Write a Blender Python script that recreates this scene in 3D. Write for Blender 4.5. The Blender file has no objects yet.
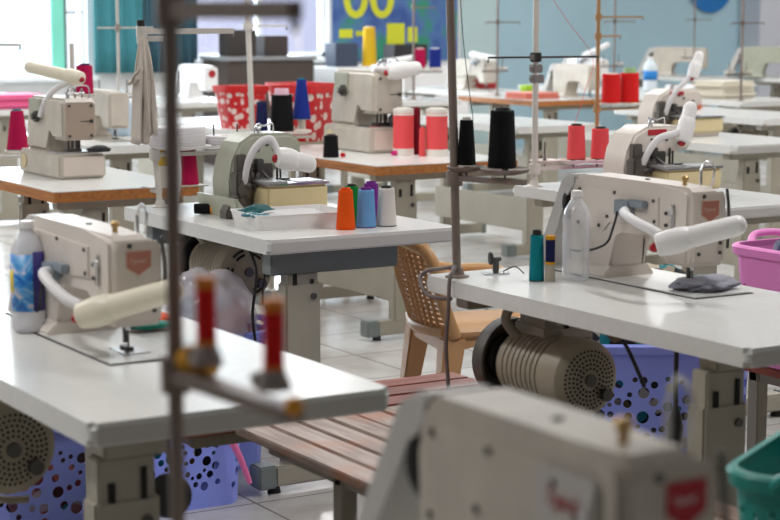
import bpy, bmesh, math, random
from mathutils import Vector, Matrix, noise
from mathutils.geometry import delaunay_2d_cdt
R = math.radians
scene = bpy.context.scene
COL = scene.collection
TOP = 0.77                       # height of every work table
FL = -0.05                       # level of the floor

# ------------------------------------------------------------------ materials
MATS = {}
def mat(name, col, rough=0.5, metal=0.0, spec=0.5, bump=0.0, bscale=60.0, var=0.0, vscale=6.0, trans=0.0, coat=0.0, wave=0.0, emit=0.0, alpha=1.0, sheen=0.0):
    if name in MATS: return MATS[name]
    m = bpy.data.materials.new(name); m.use_nodes = True
    nt = m.node_tree; b = nt.nodes['Principled BSDF']
    c = (col[0], col[1], col[2], 1)
    b.inputs['Base Color'].default_value = c
    b.inputs['Roughness'].default_value = rough
    b.inputs['Metallic'].default_value = metal
    b.inputs['Specular IOR Level'].default_value = spec
    b.inputs['Transmission Weight'].default_value = trans
    b.inputs['Coat Weight'].default_value = coat
    b.inputs['Sheen Weight'].default_value = sheen
    b.inputs['Alpha'].default_value = alpha
    if emit:
        b.inputs['Emission Color'].default_value = c; b.inputs['Emission Strength'].default_value = emit
    tc = nt.nodes.new('ShaderNodeTexCoord')
    if var:
        n = nt.nodes.new('ShaderNodeTexNoise'); n.inputs['Scale'].default_value = vscale; n.inputs['Detail'].default_value = 5
        nt.links.new(tc.outputs['Object'], n.inputs['Vector'])
        rp = nt.nodes.new('ShaderNodeValToRGB')
        rp.color_ramp.elements[0].position = 0.35; rp.color_ramp.elements[1].position = 0.7
        rp.color_ramp.elements[0].color = tuple(max(0, v * (1 - var)) for v in col) + (1,)
        rp.color_ramp.elements[1].color = tuple(min(1, v * (1 + var * .6)) for v in col) + (1,)
        nt.links.new(n.outputs['Fac'], rp.inputs['Fac']); nt.links.new(rp.outputs['Color'], b.inputs['Base Color'])
    if bump or wave:
        bp = nt.nodes.new('ShaderNodeBump'); bp.inputs['Strength'].default_value = max(bump, wave); bp.inputs['Distance'].default_value = 0.004
        if wave:
            w = nt.nodes.new('ShaderNodeTexWave'); w.bands_direction = 'Z'; w.inputs['Scale'].default_value = bscale; w.inputs['Distortion'].default_value = 1.5
            nt.links.new(tc.outputs['Object'], w.inputs['Vector']); nt.links.new(w.outputs['Fac'], bp.inputs['Height'])
        else:
            w = nt.nodes.new('ShaderNodeTexNoise'); w.inputs['Scale'].default_value = bscale; w.inputs['Detail'].default_value = 4
            nt.links.new(tc.outputs['Object'], w.inputs['Vector']); nt.links.new(w.outputs['Fac'], bp.inputs['Height'])
        nt.links.new(bp.outputs['Normal'], b.inputs['Normal'])
    MATS[name] = m
    return m

def srgb(r, g, b):
    f = lambda v: (v / 255 / 12.92) if v / 255 <= .04045 else ((v / 255 + .055) / 1.055) ** 2.4
    return (f(r), f(g), f(b))

def wood(name, c1, c2, rough, axis, scale=4.0, c3=None):
    m = bpy.data.materials.new(name); m.use_nodes = True; MATS[name] = m
    nt = m.node_tree; b = nt.nodes['Principled BSDF']; b.inputs['Roughness'].default_value = rough
    tc = nt.nodes.new('ShaderNodeTexCoord'); mp = nt.nodes.new('ShaderNodeMapping')
    s = [14.0, 14.0, 14.0]; s['xyz'.index(axis)] = 1.2
    mp.inputs['Scale'].default_value = s
    n = nt.nodes.new('ShaderNodeTexNoise'); n.inputs['Scale'].default_value = scale; n.inputs['Detail'].default_value = 6; n.inputs['Distortion'].default_value = .6
    rp = nt.nodes.new('ShaderNodeValToRGB')
    rp.color_ramp.elements[0].position = .32; rp.color_ramp.elements[1].position = .68
    rp.color_ramp.elements[0].color = c1 + (1,); rp.color_ramp.elements[1].color = c2 + (1,)
    nt.links.new(tc.outputs['Object'], mp.inputs['Vector']); nt.links.new(mp.outputs['Vector'], n.inputs['Vector'])
    nt.links.new(n.outputs['Fac'], rp.inputs['Fac'])
    out = rp.outputs['Color']
    if c3:
        n2 = nt.nodes.new('ShaderNodeTexNoise'); n2.inputs['Scale'].default_value = 5.0; n2.inputs['Detail'].default_value = 3
        nt.links.new(tc.outputs['Object'], n2.inputs['Vector'])
        r2 = nt.nodes.new('ShaderNodeValToRGB'); r2.color_ramp.elements[0].position = .56; r2.color_ramp.elements[1].position = .76
        mx = nt.nodes.new('ShaderNodeMix'); mx.data_type = 'RGBA'
        nt.links.new(n2.outputs['Fac'], r2.inputs['Fac']); nt.links.new(r2.outputs['Color'], mx.inputs[0])
        nt.links.new(out, mx.inputs[6]); mx.inputs[7].default_value = c3 + (1,)
        out = mx.outputs[2]
    nt.links.new(out, b.inputs['Base Color'])
    bp = nt.nodes.new('ShaderNodeBump'); bp.inputs['Strength'].default_value = .25; bp.inputs['Distance'].default_value = .003
    nt.links.new(n.outputs['Fac'], bp.inputs['Height']); nt.links.new(bp.outputs['Normal'], b.inputs['Normal'])
    return m

LAM   = mat('white laminate', srgb(226, 226, 222), .24, var=.03, vscale=40)
EDGE  = mat('grey white edging', srgb(196, 193, 188), .4)
WOODE = wood('orange plywood edge', srgb(150, 92, 44), srgb(196, 126, 60), .5, 'y')
STEEL = mat('beige painted steel', srgb(168, 162, 146), .42, var=.08, vscale=5)
STEELD= mat('blue grey painted steel', srgb(122, 130, 128), .42)
CREAM = mat('cream enamel', srgb(222, 212, 202), .32, var=.04, vscale=9)
CREAM2= mat('aged cream enamel', srgb(203, 195, 182), .38, var=.10, vscale=12)
GREEN = mat('green grey enamel', srgb(176, 178, 160), .38, var=.10, vscale=12)
BUFF  = mat('buff enamel', srgb(222, 204, 160), .45, var=.03)
BROWNP= mat('tan face plate', srgb(176, 158, 142), .42, var=.05)
CHROME= mat('polished steel', (.62, .62, .63), .22, metal=1)
GUN   = mat('dark steel', (.12, .115, .11), .38, metal=.8)
POLEM = mat('dull brown steel tube', srgb(132, 118, 110), .45, metal=.25)
POLEW = mat('off white steel tube', srgb(205, 200, 192), .45)
POLEO = mat('rusty brass steel tube', srgb(158, 118, 72), .5)
BLACK = mat('black plastic', (.015, .015, .016), .4)
RUBBER= mat('dark rubber', (.03, .028, .027), .7)
WHITEP= mat('white plastic', srgb(240, 238, 236), .35)
CREAMP= mat('yellowed white plastic', srgb(232, 224, 202), .35)
NECKM = mat('white vinyl neck', srgb(228, 226, 226), .45)
RED   = mat('red plastic', srgb(170, 24, 34), .4)
BADGE = mat('faded red badge', srgb(186, 120, 104), .45)
BADGEB= mat('badge border', srgb(214, 190, 170), .45)
REDB  = mat('red enamel badge', srgb(176, 30, 44), .4)
GREYB = mat('grey blue clamp', srgb(140, 150, 160), .45)
MOTOR = mat('olive grey motor enamel', srgb(164, 154, 134), .42, var=.07)
BASKB = mat('periwinkle plastic', srgb(152, 168, 255), .36)
BASKT = mat('teal plastic', srgb(10, 140, 130), .36)
BASKP = mat('pink plastic', srgb(244, 146, 214), .36)
BASKR = mat('red basket plastic', srgb(214, 34, 36), .4)
TAN   = mat('tan moulded plastic', srgb(202, 154, 100), .42)
CARD  = mat('white cardboard', srgb(232, 226, 216), .7)
PAPER = mat('white tape', srgb(228, 224, 226), .7, wave=.3, bscale=30)
CLOTHM= mat('unbleached cloth', srgb(216, 206, 194), .9, bump=.3, bscale=90)
SLOT  = mat('dark opening', (.01, .01, .01), .8)
REDW  = wood('red brown bench wood', srgb(122, 56, 40), srgb(168, 88, 66), .38, 'x')
REDWY = wood('red brown seat wood', srgb(122, 56, 40), srgb(168, 88, 66), .42, 'y')
GREYW = wood('weathered bench wood', srgb(132, 110, 98), srgb(184, 164, 152), .4, 'y', 4.0, srgb(180, 116, 84))
def thread_mat(name, rgb):
    return mat('thread ' + name, srgb(*rgb), .85, wave=.5, bscale=95, spec=.25)
TH = {k: thread_mat(k, v) for k, v in dict(orange=(246, 90, 14), green=(20, 130, 54), lightblue=(112, 168, 220), purple=(120, 44, 140), white=(226, 218, 212),
      black=(9, 9, 12), teal=(0, 130, 140), navy=(24, 30, 76), yellow=(232, 186, 40), magenta=(186, 14, 78), coral=(244, 88, 92), red=(228, 34, 34), blue=(30, 50, 140),
      darkred=(120, 10, 30), gold=(226, 160, 30), pink=(226, 60, 140)).items()}
def fabric(name, rgb): return mat('fabric ' + name, srgb(*rgb), .9, bump=.35, bscale=120, sheen=.3)

# ------------------------------------------------------------------ mesh builder
class MB:
    def __init__(self): self.bm = bmesh.new()
    def _bev(self, faces, bev, seg=2):
        if bev:
            ed = list({e for f in faces for e in f.edges})
            bmesh.ops.bevel(self.bm, geom=ed, offset=bev, segments=seg, affect='EDGES', clamp_overlap=True)
    def box(self, x0, y0, z0, x1, y1, z1, bev=0.0, M=None):
        vs = [Vector(p) for p in ((x0,y0,z0),(x1,y0,z0),(x1,y1,z0),(x0,y1,z0),(x0,y0,z1),(x1,y0,z1),(x1,y1,z1),(x0,y1,z1))]
        if M: vs = [M @ v for v in vs]
        v = [self.bm.verts.new(p) for p in vs]
        fs = [self.bm.faces.new([v[i] for i in f]) for f in ((3,2,1,0),(4,5,6,7),(0,1,5,4),(1,2,6,5),(2,3,7,6),(3,0,4,7))]
        self._bev(fs, bev); return self
    def prism(self, pts, axis, a, b, bev=0.0, M=None, seg=2):
        def p3(u, v, w):
            q = Vector((w,u,v)) if axis == 'x' else Vector((u,w,v)) if axis == 'y' else Vector((u,v,w))
            return M @ q if M else q
        A = [self.bm.verts.new(p3(u, v, a)) for u, v in pts]; B = [self.bm.verts.new(p3(u, v, b)) for u, v in pts]
        n = len(pts); fs = [self.bm.faces.new(A), self.bm.faces.new(B[::-1])]
        caps = list(fs)
        for i in range(n): self.bm.faces.new((A[i], B[i], B[(i+1) % n], A[(i+1) % n]))
        if bev: self._bev(caps, bev, seg)
        return self
    def lathe(self, prof, o=(0,0,0), d=(0,0,1), seg=24, cap=True):
        o = Vector(o); q = Vector((0,0,1)).rotation_difference(Vector(d).normalized()).to_matrix()
        rings = []
        for r, z in prof:
            if r < 1e-6: rings.append([self.bm.verts.new(o + q @ Vector((0,0,z)))]); continue
            rings.append([self.bm.verts.new(o + q @ Vector((r*math.cos(2*math.pi*k/seg), r*math.sin(2*math.pi*k/seg), z))) for k in range(seg)])
        for A, B in zip(rings, rings[1:]):
            for k in range(seg):
                l = (k+1) % seg
                if len(A) == 1 and len(B) == 1: continue
                if len(A) == 1: self.bm.faces.new((A[0], B[k], B[l]))
                elif len(B) == 1: self.bm.faces.new((A[k], A[l], B[0]))
                else: self.bm.faces.new((A[k], A[l], B[l], B[k]))
        if cap:
            if len(rings[0]) > 1: self.bm.faces.new(rings[0][::-1])
            if len(rings[-1]) > 1: self.bm.faces.new(rings[-1])
        return self
    def cyl(self, p0, p1, r0, r1=None, seg=16):
        r1 = r0 if r1 is None else r1; p0 = Vector(p0); p1 = Vector(p1)
        return self.lathe([(r0, 0), (r1, (p1-p0).length)], p0, p1-p0, seg)
    def caps(self, p0, p1, r0, r1=None, seg=18):
        r1 = r0 if r1 is None else r1; p0 = Vector(p0); p1 = Vector(p1); L = (p1-p0).length
        pr = [(0, 0)] + [(r0*math.sin(a*math.pi/10), r0*(1-math.cos(a*math.pi/10))) for a in range(1, 6)]
        pr += [(r1*math.cos(a*math.pi/10), L - r1 + r1*math.sin(a*math.pi/10)) for a in range(0, 5)] + [(0, L)]
        return self.lathe(pr, p0, p1-p0, seg, False)
    def ball(self, c, rx, ry=None, rz=None, seg=16):
        ry = ry or rx; rz = rz or rx; c = Vector(c)
        r = bmesh.ops.create_uvsphere(self.bm, u_segments=seg, v_segments=max(6, seg//2), radius=1)
        for v in r['verts']: v.co = Vector((v.co.x*rx, v.co.y*ry, v.co.z*rz)) + c
        return self
    def tube(self, pts, r, seg=10, sub=6, r1=None):
        P = [Vector(p) for p in pts]
        if sub > 1 and len(P) > 2:
            Q = []
            for i in range(len(P)-1):
                a = P[max(i-1,0)]; b = P[i]; c = P[i+1]; d = P[min(i+2,len(P)-1)]
                for k in range(sub):
                    t = k/sub
                    Q.append(.5*((2*b) + (c-a)*t + (2*a-5*b+4*c-d)*t*t + (3*b-a-3*c+d)*t**3))
            Q.append(P[-1]); P = Q
        n = len(P); t0 = (P[1]-P[0]).normalized()
        up = Vector((0,0,1)) if abs(t0.z) < .9 else Vector((1,0,0))
        nn = (up - t0*up.dot(t0)).normalized(); prev = None
        for i, p in enumerate(P):
            t = ((P[min(i+1,n-1)] - P[max(i-1,0)])).normalized()
            nn = (nn - t*nn.dot(t)).normalized(); bb = t.cross(nn)
            rr = r if r1 is None else r + (r1-r)*i/(n-1)
            ring = [self.bm.verts.new(p + rr*(math.cos(2*math.pi*k/seg)*nn + math.sin(2*math.pi*k/seg)*bb)) for k in range(seg)]
            if prev:
                for k in range(seg): self.bm.faces.new((prev[k], prev[(k+1)%seg], ring[(k+1)%seg], ring[k]))
            else: self.bm.faces.new(ring[::-1])
            prev = ring
        self.bm.faces.new(prev); return self
    def build(self, name, m, parent=None, ang=38, loc=None):
        bm = self.bm
        bmesh.ops.recalc_face_normals(bm, faces=bm.faces[:])
        me = bpy.data.meshes.new(name); bm.to_mesh(me); bm.free()
        me.materials.append(m)
        me.polygons.foreach_set('use_smooth', [True]*len(me.polygons))
        me.set_sharp_from_angle(angle=R(ang))
        o = bpy.data.objects.new(name, me); COL.objects.link(o)
        if parent: o.parent = parent
        if loc: o.location = loc
        return o

def tag(o, label, cat, group=None, kind=None):
    if label: o['label'] = label
    if cat: o['category'] = cat
    if group: o['group'] = group
    if kind: o['kind'] = kind
    return o
def thing(name, loc, label, cat, rot=0, group=None):
    o = bpy.data.objects.new(name, None); COL.objects.link(o); o.empty_display_size = .1
    o.location = loc; o.rotation_euler = (0, 0, R(rot))
    return tag(o, label, cat, group)
def copy_tree(o, loc=None, rot=None, label=None, group=None):
    def rec(s, par):
        c = s.copy(); COL.objects.link(c)
        if par: c.parent = par
        for ch in s.children: rec(ch, c)
        return c
    kids = rec(o, None)
    if loc: kids.location = loc
    if rot is not None: kids.rotation_euler = (0, 0, R(rot))
    if label: kids['label'] = label
    if group: kids['group'] = group
    return kids
def struct(o): o['kind'] = 'structure'; return o
def rrect(x0, y0, x1, y1, r, n=5):
    pts = []
    for cx, cy, a in ((x1-r, y0+r, -90), (x1-r, y1-r, 0), (x0+r, y1-r, 90), (x0+r, y0+r, 180)):
        for k in range(n+1):
            t = R(a + 90*k/n); pts.append((cx + r*math.cos(t), cy + r*math.sin(t)))
    return pts

# ------------------------------------------------------------------ the room
def make_floor():
    m = bpy.data.materials.new('worn pale floor tiles'); m.use_nodes = True
    nt = m.node_tree; b = nt.nodes['Principled BSDF']; b.inputs['Roughness'].default_value = .22
    tc = nt.nodes.new('ShaderNodeTexCoord'); br = nt.nodes.new('ShaderNodeTexBrick')
    br.offset = 0; br.inputs['Scale'].default_value = 1; br.inputs['Brick Width'].default_value = .5; br.inputs['Row Height'].default_value = .5
    br.inputs['Mortar Size'].default_value = .005
    br.inputs['Color1'].default_value = srgb(206, 204, 200) + (1,); br.inputs['Color2'].default_value = srgb(198, 196, 193) + (1,); br.inputs['Mortar'].default_value = srgb(140, 136, 132) + (1,)
    n = nt.nodes.new('ShaderNodeTexNoise'); n.inputs['Scale'].default_value = 3; n.inputs['Detail'].default_value = 7
    rp = nt.nodes.new('ShaderNodeValToRGB'); rp.color_ramp.elements[0].position = .35; rp.color_ramp.elements[0].color = (.72, .69, .66, 1); rp.color_ramp.elements[1].position = .6
    mx = nt.nodes.new('ShaderNodeMix'); mx.data_type = 'RGBA'; mx.blend_type = 'MULTIPLY'; mx.inputs[0].default_value = 1
    nt.links.new(tc.outputs['Object'], br.inputs['Vector']); nt.links.new(tc.outputs['Object'], n.inputs['Vector'])
    nt.links.new(n.outputs['Fac'], rp.inputs['Fac']); nt.links.new(br.outputs['Color'], mx.inputs[6]); nt.links.new(rp.outputs['Color'], mx.inputs[7])
    nt.links.new(mx.outputs[2], b.inputs['Base Color'])
    return m
XL, XR, YB, YW, ZC = -3.0, 19.0, -3.0, 17.0, 3.3
WHITEW = mat('off white wall paint', srgb(228, 228, 226), .8, bump=.05, bscale=40)
CEILM = mat('white ceiling paint', srgb(236, 236, 236), .9)
BLUEW = mat('pale blue wall paint', srgb(168, 198, 210), .7, var=.04, vscale=1.2)
PALEW = mat('pale green white wall paint', srgb(186, 208, 208), .7)
MINT = mat('mint green frame', srgb(126, 214, 190), .45)
FRAMEW = mat('white window frame', srgb(236, 240, 242), .4)
struct(MB().box(XL, YB, FL-.1, XR, YW+.2, FL).build('floor', make_floor()))
struct(MB().box(XL, YB, ZC, XR, YW+.2, ZC+.1).build('ceiling', CEILM))
TAUPE = mat('grey brown wall paint', srgb(172, 166, 162), .85)
struct(MB().box(XL-.2, YB, FL, XL, YW+.2, ZC).build('wall_left', TAUPE))
struct(MB().box(XR, YB, FL, XR+.2, YW+.2, ZC).build('wall_right', WHITEW))
struct(MB().box(XL, YB-.2, FL, XR, YB, ZC).build('wall_front', TAUPE))
# back wall with two window openings
W1 = (2.2, 6.72, .84, 2.9); W2 = (7.86, 9.40, .98, 2.9)
wb = MB()
for x0, x1, z0, z1 in ((XL, W1[0], FL, ZC), (W1[0], W1[1], FL, W1[2]), (W1[0], W1[1], W1[3], ZC), (W1[1], W2[0], FL, ZC), (W2[0], W2[1], FL, W2[2]), (W2[0], W2[1], W2[3], ZC), (W2[1], 11.05, FL, ZC)):
    wb.box(x0, YW, z0, x1, YW+.2, z1)
struct(wb.build('wall_back', WHITEW))
struct(MB().box(11.05, YW-.02, FL, 11.5, YW+.2, ZC).build('wall_back_pale', PALEW))
struct(MB().box(11.5, YW, FL, XR, YW+.2, ZC).build('wall_back_blue', BLUEW))
struct(MB().box(15.05, YW-.35, FL, 15.75, YW-.001, ZC, .01).build('trim_1', mat('grey white pillar paint', srgb(196, 198, 206), .7)))
def glass_mat():
    m = bpy.data.materials.new('window glass'); m.use_nodes = True; nt = m.node_tree
    for n in list(nt.nodes): nt.nodes.remove(n)
    o = nt.nodes.new('ShaderNodeOutputMaterial'); t = nt.nodes.new('ShaderNodeBsdfTransparent'); g = nt.nodes.new('ShaderNodeBsdfGlossy'); g.inputs['Roughness'].default_value = .02
    mx = nt.nodes.new('ShaderNodeMixShader'); mx.inputs[0].default_value = .06
    t.inputs['Color'].default_value = (.95, .98, 1, 1)
    nt.links.new(t.outputs[0], mx.inputs[1]); nt.links.new(g.outputs[0], mx.inputs[2]); nt.links.new(mx.outputs[0], o.inputs['Surface']); return m
GLASS = glass_mat()
def window(i, W, posts, rails=()):
    x0, x1, z0, z1 = W
    w = struct(MB().box(x0, YW+.09, z0, x1, YW+.096, z1).build('window_%d' % i, GLASS))
    f = MB()
    f.box(x0, YW+.05, z0, x1, YW+.14, z0+.05).box(x0, YW+.05, z1-.05, x1, YW+.14, z1).box(x0, YW+.05, z0, x0+.05, YW+.14, z1).box(x1-.05, YW+.05, z0, x1, YW+.14, z1)
    for a in posts: f.box(a, YW+.05, z0, a+.05, YW+.14, z1)
    f.build('window_frame', FRAMEW, w)
    MB().box(x0-.05, YW-.14, z0-.05, x1+.05, YW+.02, z0, .008).build('window_sill', FRAMEW, w)
    return w
w1 = window(1, W1, (3.6, 5.0))
MB().box(6.33, YW-.06, .84, 6.47, YW+.05, 2.9, .01).build('mint_post', MINT, w1)
MB().box(6.47, YW-.03, .9, 6.50, YW+.04, 2.9).build('dark_jamb', GUN, w1)
MB().box(6.47, YW-.05, 1.44, 6.66, YW-.03, 1.455).build('latch_bar', GUN, w1)
w2 = window(2, W2, (8.6,))

# teal curtain beside the bright window, dark curtain next to it
def curtain(x0, x1, z0, z1, folds, m, name, label, seed):
    b = MB(); n = folds*8; top = []
    rows = 8
    grid = []
    for j in range(rows+1):
        z = z0 + (z1-z0)*j/rows
        grid.append([b.bm.verts.new((x0 + (x1-x0)*i/n, -.022*math.sin(2*math.pi*i/8 + .3*math.sin(i*.31+seed)) * (1-.25*j/rows), z)) for i in range(n+1)])
    for j in range(rows):
        for i in range(n): b.bm.faces.new((grid[j][i], grid[j][i+1], grid[j+1][i+1], grid[j+1][i]))
    o = b.build(name, m, None, 80); o.location = (0, YW-.12, 0)
    s = o.modifiers.new('thickness', 'SOLIDIFY'); s.thickness = .004
    tag(o, label, 'curtain')
curtain(6.74, 7.26, .86, 2.95, 4, mat('teal curtain cloth', srgb(60, 128, 136), .85), 'curtain', 'teal curtain hanging at the right edge of the bright window', 1)
curtain(7.27, 7.84, .86, 2.95, 5, mat('dark teal curtain cloth', srgb(44, 78, 90), .85), 'curtain', 'dark blue green curtain hanging between the two windows', 2)

# poster with yellow numerals
pm = bpy.data.materials.new('blue green poster print'); pm.use_nodes = True
nt = pm.node_tree; b = nt.nodes['Principled BSDF']; b.inputs['Roughness'].default_value = .5
tc = nt.nodes.new('ShaderNodeTexCoord'); n = nt.nodes.new('ShaderNodeTexNoise'); n.inputs['Scale'].default_value = 3.0; n.inputs['Detail'].default_value = 3
rp = nt.nodes.new('ShaderNodeValToRGB'); el = rp.color_ramp.elements
el[0].position = .36; el[0].color = srgb(52, 84, 150) + (1,); el[1].position = .62; el[1].color = srgb(50, 140, 110) + (1,)
e = el.new(.5); e.color = srgb(78, 112, 168) + (1,)
nt.links.new(tc.outputs['Object'], n.inputs['Vector']); nt.links.new(n.outputs['Fac'], rp.inputs['Fac']); nt.links.new(rp.outputs['Color'], b.inputs['Base Color'])
po = thing('poster', (9.44, YW-.012, .93), 'blue and green poster with large yellow zeros on the back wall', 'poster')
MB().box(0, -.006, 0, 1.56, .006, 1.5).build('print_sheet', pm, po)
YEL = mat('yellow print', srgb(214, 214, 40), .5)
def ring(cx, cz, rx, rz, w):
    b = MB(); V = []
    for k in range(28):
        a = 2*math.pi*k/28
        V.append([b.bm.verts.new((cx + (rx+s*w)*math.cos(a), y, cz + (rz+s*w)*math.sin(a))) for s in (-.5, .5) for y in (-.012, -.006)])
    for k in range(28):
        A = V[k]; B = V[(k+1) % 28]
        for i, j in ((0, 2), (2, 3), (3, 1), (1, 0)): b.bm.faces.new((A[i], A[j], B[j], B[i]))
    return b
ring(.28, .66, .11, .17, .075).build('zero', YEL, po); ring(.60, .66, .11, .17, .075).build('zero', YEL, po)
for x, w, z, h in ((.08, .16, .25, .09), (.66, .22, .16, .24), (.92, .12, .2, .16), (.28, .1, .27, .05)):
    MB().box(x, -.011, z, x+w, -.006, z+h).build('yellow_block', YEL, po)
# blue round fan guard on the blue wall
fan = thing('round_sign', (14.55, YW-.05, 1.77), 'round blue disc high on the pale blue wall', 'sign')
MB().lathe([(0, 0), (.3, 0), (.33, .02), (.33, .045), (.30, .05), (0, .04)], (0, .048, 0), (0, -1, 0), 36).build('case', mat('bright blue plastic', srgb(20, 110, 180), .4), fan)

# ceiling lamps (fluorescent battens)
LAMP = mat('lit tube', (1, 1, 1), .5, emit=3.0)
for iy, y in enumerate((3.6, 7.2, 10.8, 14.4)):
    for ix, x in enumerate((0.2, 4.0, 7.8, 11.6, 15.4)):
        t = thing('ceiling_lamp', (x, y, ZC), 'fluorescent batten lamp on the white ceiling', 'ceiling lamp', 0, 'ceiling lamps')
        MB().box(-.12, -.65, -.05, .12, .65, 0, .01).build('housing', WHITEP, t)
        MB().cyl((-.05, -.6, -.07), (-.05, .6, -.07), .014).build('tube_lamp', LAMP, t)
        MB().cyl((.05, -.6, -.07), (.05, .6, -.07), .014).build('tube_lamp', LAMP, t)
        l = bpy.data.lights.new('tube_light', 'AREA'); l.shape = 'RECTANGLE'; l.size = .3; l.size_y = 1.25; l.energy = 38; l.color = (.985, .975, .97)
        lo = bpy.data.objects.new('tube_light', l); COL.objects.link(lo); lo.location = (x, y, ZC-.1)

# ------------------------------------------------------------------ tables
def table(x0, y0, x1, y1, label, wood_edge=False, rad=.03, top=LAM, edge=None, legs=(.13, .13), legy=(.10, .14), beam=True, bracket=None, legmat=STEEL, feet=True, thick=.042, name='sewing_table', br_h=.036, br_x=None):
    cx, cy = (x0+x1)/2, (y0+y1)/2; hx, hy = (x1-x0)/2, (y1-y0)/2
    t = thing(name, (cx, cy, 0), label, 'table', 0, 'sewing tables')
    pts = rrect(-hx, -hy, hx, hy, rad)
    if wood_edge:
        MB().prism(pts, 'z', TOP-.004, TOP, .0012).build('tabletop', top, t)
        MB().prism(pts, 'z', TOP-.044, TOP-.004).build('plywood_core', WOODE, t)
    else:
        MB().prism(pts, 'z', TOP-thick, TOP, .012, None, 3).build('tabletop', top, t)
        if edge:   # flat end band with a seam, on the end that faces -y
            MB().box(-hx+max(rad,.012), -hy-.002, TOP-thick+.003, hx-max(rad,.012), -hy+.01, TOP-.010, .001).build('end_band', edge, t)
    zt = TOP - (.044 if wood_edge else thick)
    for sgn, off, dy in ((-1, legs[0], legy[0]), (1, legs[1], legy[1])):
        ly = sgn*(hy-dy); lx = -hx + off
        lg = MB().box(lx-.062, ly-.03, FL+.06, lx+.062, ly+.03, .62, .006).build('leg', legmat, t)
        MB().box(lx-.054, ly-.026, .6, lx+.054, ly+.026, zt-br_h+.002, .004).build('inner_column', legmat, lg)
        MB().box(lx-.036, ly-.032, .615, lx-.024, ly-.0255, .65).build('height_slot', SLOT, lg)
        MB().box(lx+.026, ly-.032, .615, lx+.036, ly-.0255, zt-br_h-.02).build('height_slot', SLOT, lg)
        MB().cyl((lx+.035, ly-.036, .575), (lx+.035, ly-.028, .575), .010).build('clamp_screw', GUN, lg)
        MB().box(-hx+.04, ly-.032, zt-br_h, (hx-.04 if br_x is None else -hx+br_x), ly+.032, zt, .004).build('top_bracket', bracket or legmat, t)
        MB().box(-hx+.05, ly-.035, FL+.025, hx-.10, ly+.035, FL+.09, .006).build('foot_bar', legmat, t)
        MB().box(-hx-.01, ly-.038, FL+.02, -hx+.055, ly+.038, FL+.095, .006).build('end_cap', STEELD, t); MB().box(hx-.11, ly-.038, FL+.02, hx-.07, ly+.038, FL+.095, .006).build('end_cap', STEELD, t)
        if feet:
            for fx in (-hx+.06, hx-.12): MB().cyl((fx, ly, FL), (fx, ly, FL+.026), .022, .016).build('rubber_foot', RUBBER, t)
    if beam:
        MB().box(-hx+legs[0]-.015, -hy+legy[0], FL+.16, -hx+legs[0]+.012, hy-legy[1], FL+.36, .004).build('crossbeam', legmat, t)
    return t

# row nearest the camera
T0 = table(1.135, 2.90, 1.735, 4.12, 'white work table with a rounded front corner at the left, yellowed lamp machine on it', edge=EDGE, rad=.014, legs=(.085, .47), legy=(.07,.17), beam=True, br_x=.16)
Tf = table(.73, .78, 1.33, 1.96, 'white work table under the blurred sewing machine nearest the camera', rad=.022, legs=(.14, .3))
# second row
T1 = table(2.575, 2.86, 3.175, 4.13, 'white work table at the right holding the machine with grey cloth', edge=EDGE, rad=.014, legs=(.07, .39), legy=(.17, .12), br_x=.16)
T3 = table(2.55, 5.0, 3.25, 6.14, 'white work table in the middle with five coloured thread cones', edge=EDGE, rad=.012, legs=(.155, .3), legy=(.09, .14), bracket=STEELD, beam=False, thick=.046, br_h=.075, br_x=.50)
T4 = table(2.53, 6.78, 3.15, 7.98, 'wood edged white table at the left holding a beige coverstitch machine', wood_edge=True, rad=.008, legs=(.2, .3))
# third row
T2 = table(4.22, 4.99, 4.87, 6.12, 'long white table behind the clear bottle, coral thread stand on it', edge=EDGE, rad=.03, legs=(.14, .3), legy=(.12, .14))
T5 = table(4.21, 7.17, 4.99, 8.50, 'orange edged white table holding the coral thread spools', wood_edge=True, rad=.008, legs=(.2, .3))
TR = table(6.42, 7.28, 7.10, 8.62, 'white table at the far right holding an overlock with buff cover', edge=EDGE, rad=.03, legs=(.2, .3))

# ------------------------------------------------------------------ machines
def led_lamp(root, br, neck, p0, p1, r, headm, rot_switch=True):
    """clamp, flexible neck and capsule head of a sewing lamp, as a part of a machine"""
    l = MB().caps(p0, p1, r*.90, r*.84).build('lamp_head', headm, root)
    d = (Vector(p1)-Vector(p0)).normalized(); q = Vector(p0)
    MB().lathe([(0,0),(r*.72,0),(r*.92,r*.14),(r*1.06,r*1.0),(r*1.06,r*2.0),(r*.95,r*2.7),(r*.8,r*2.9)], q - d*r*.45, d, 20).build('lamp_collar', headm, l)
    MB().ball((0,0,0), .016, .011, .012).build('switch', RED, l).location = q - d*r*.42 - Vector((.004,0,.004))
    MB().tube(neck, .0125, 10, 6).build('gooseneck', NECKM, l)
    return l

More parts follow.
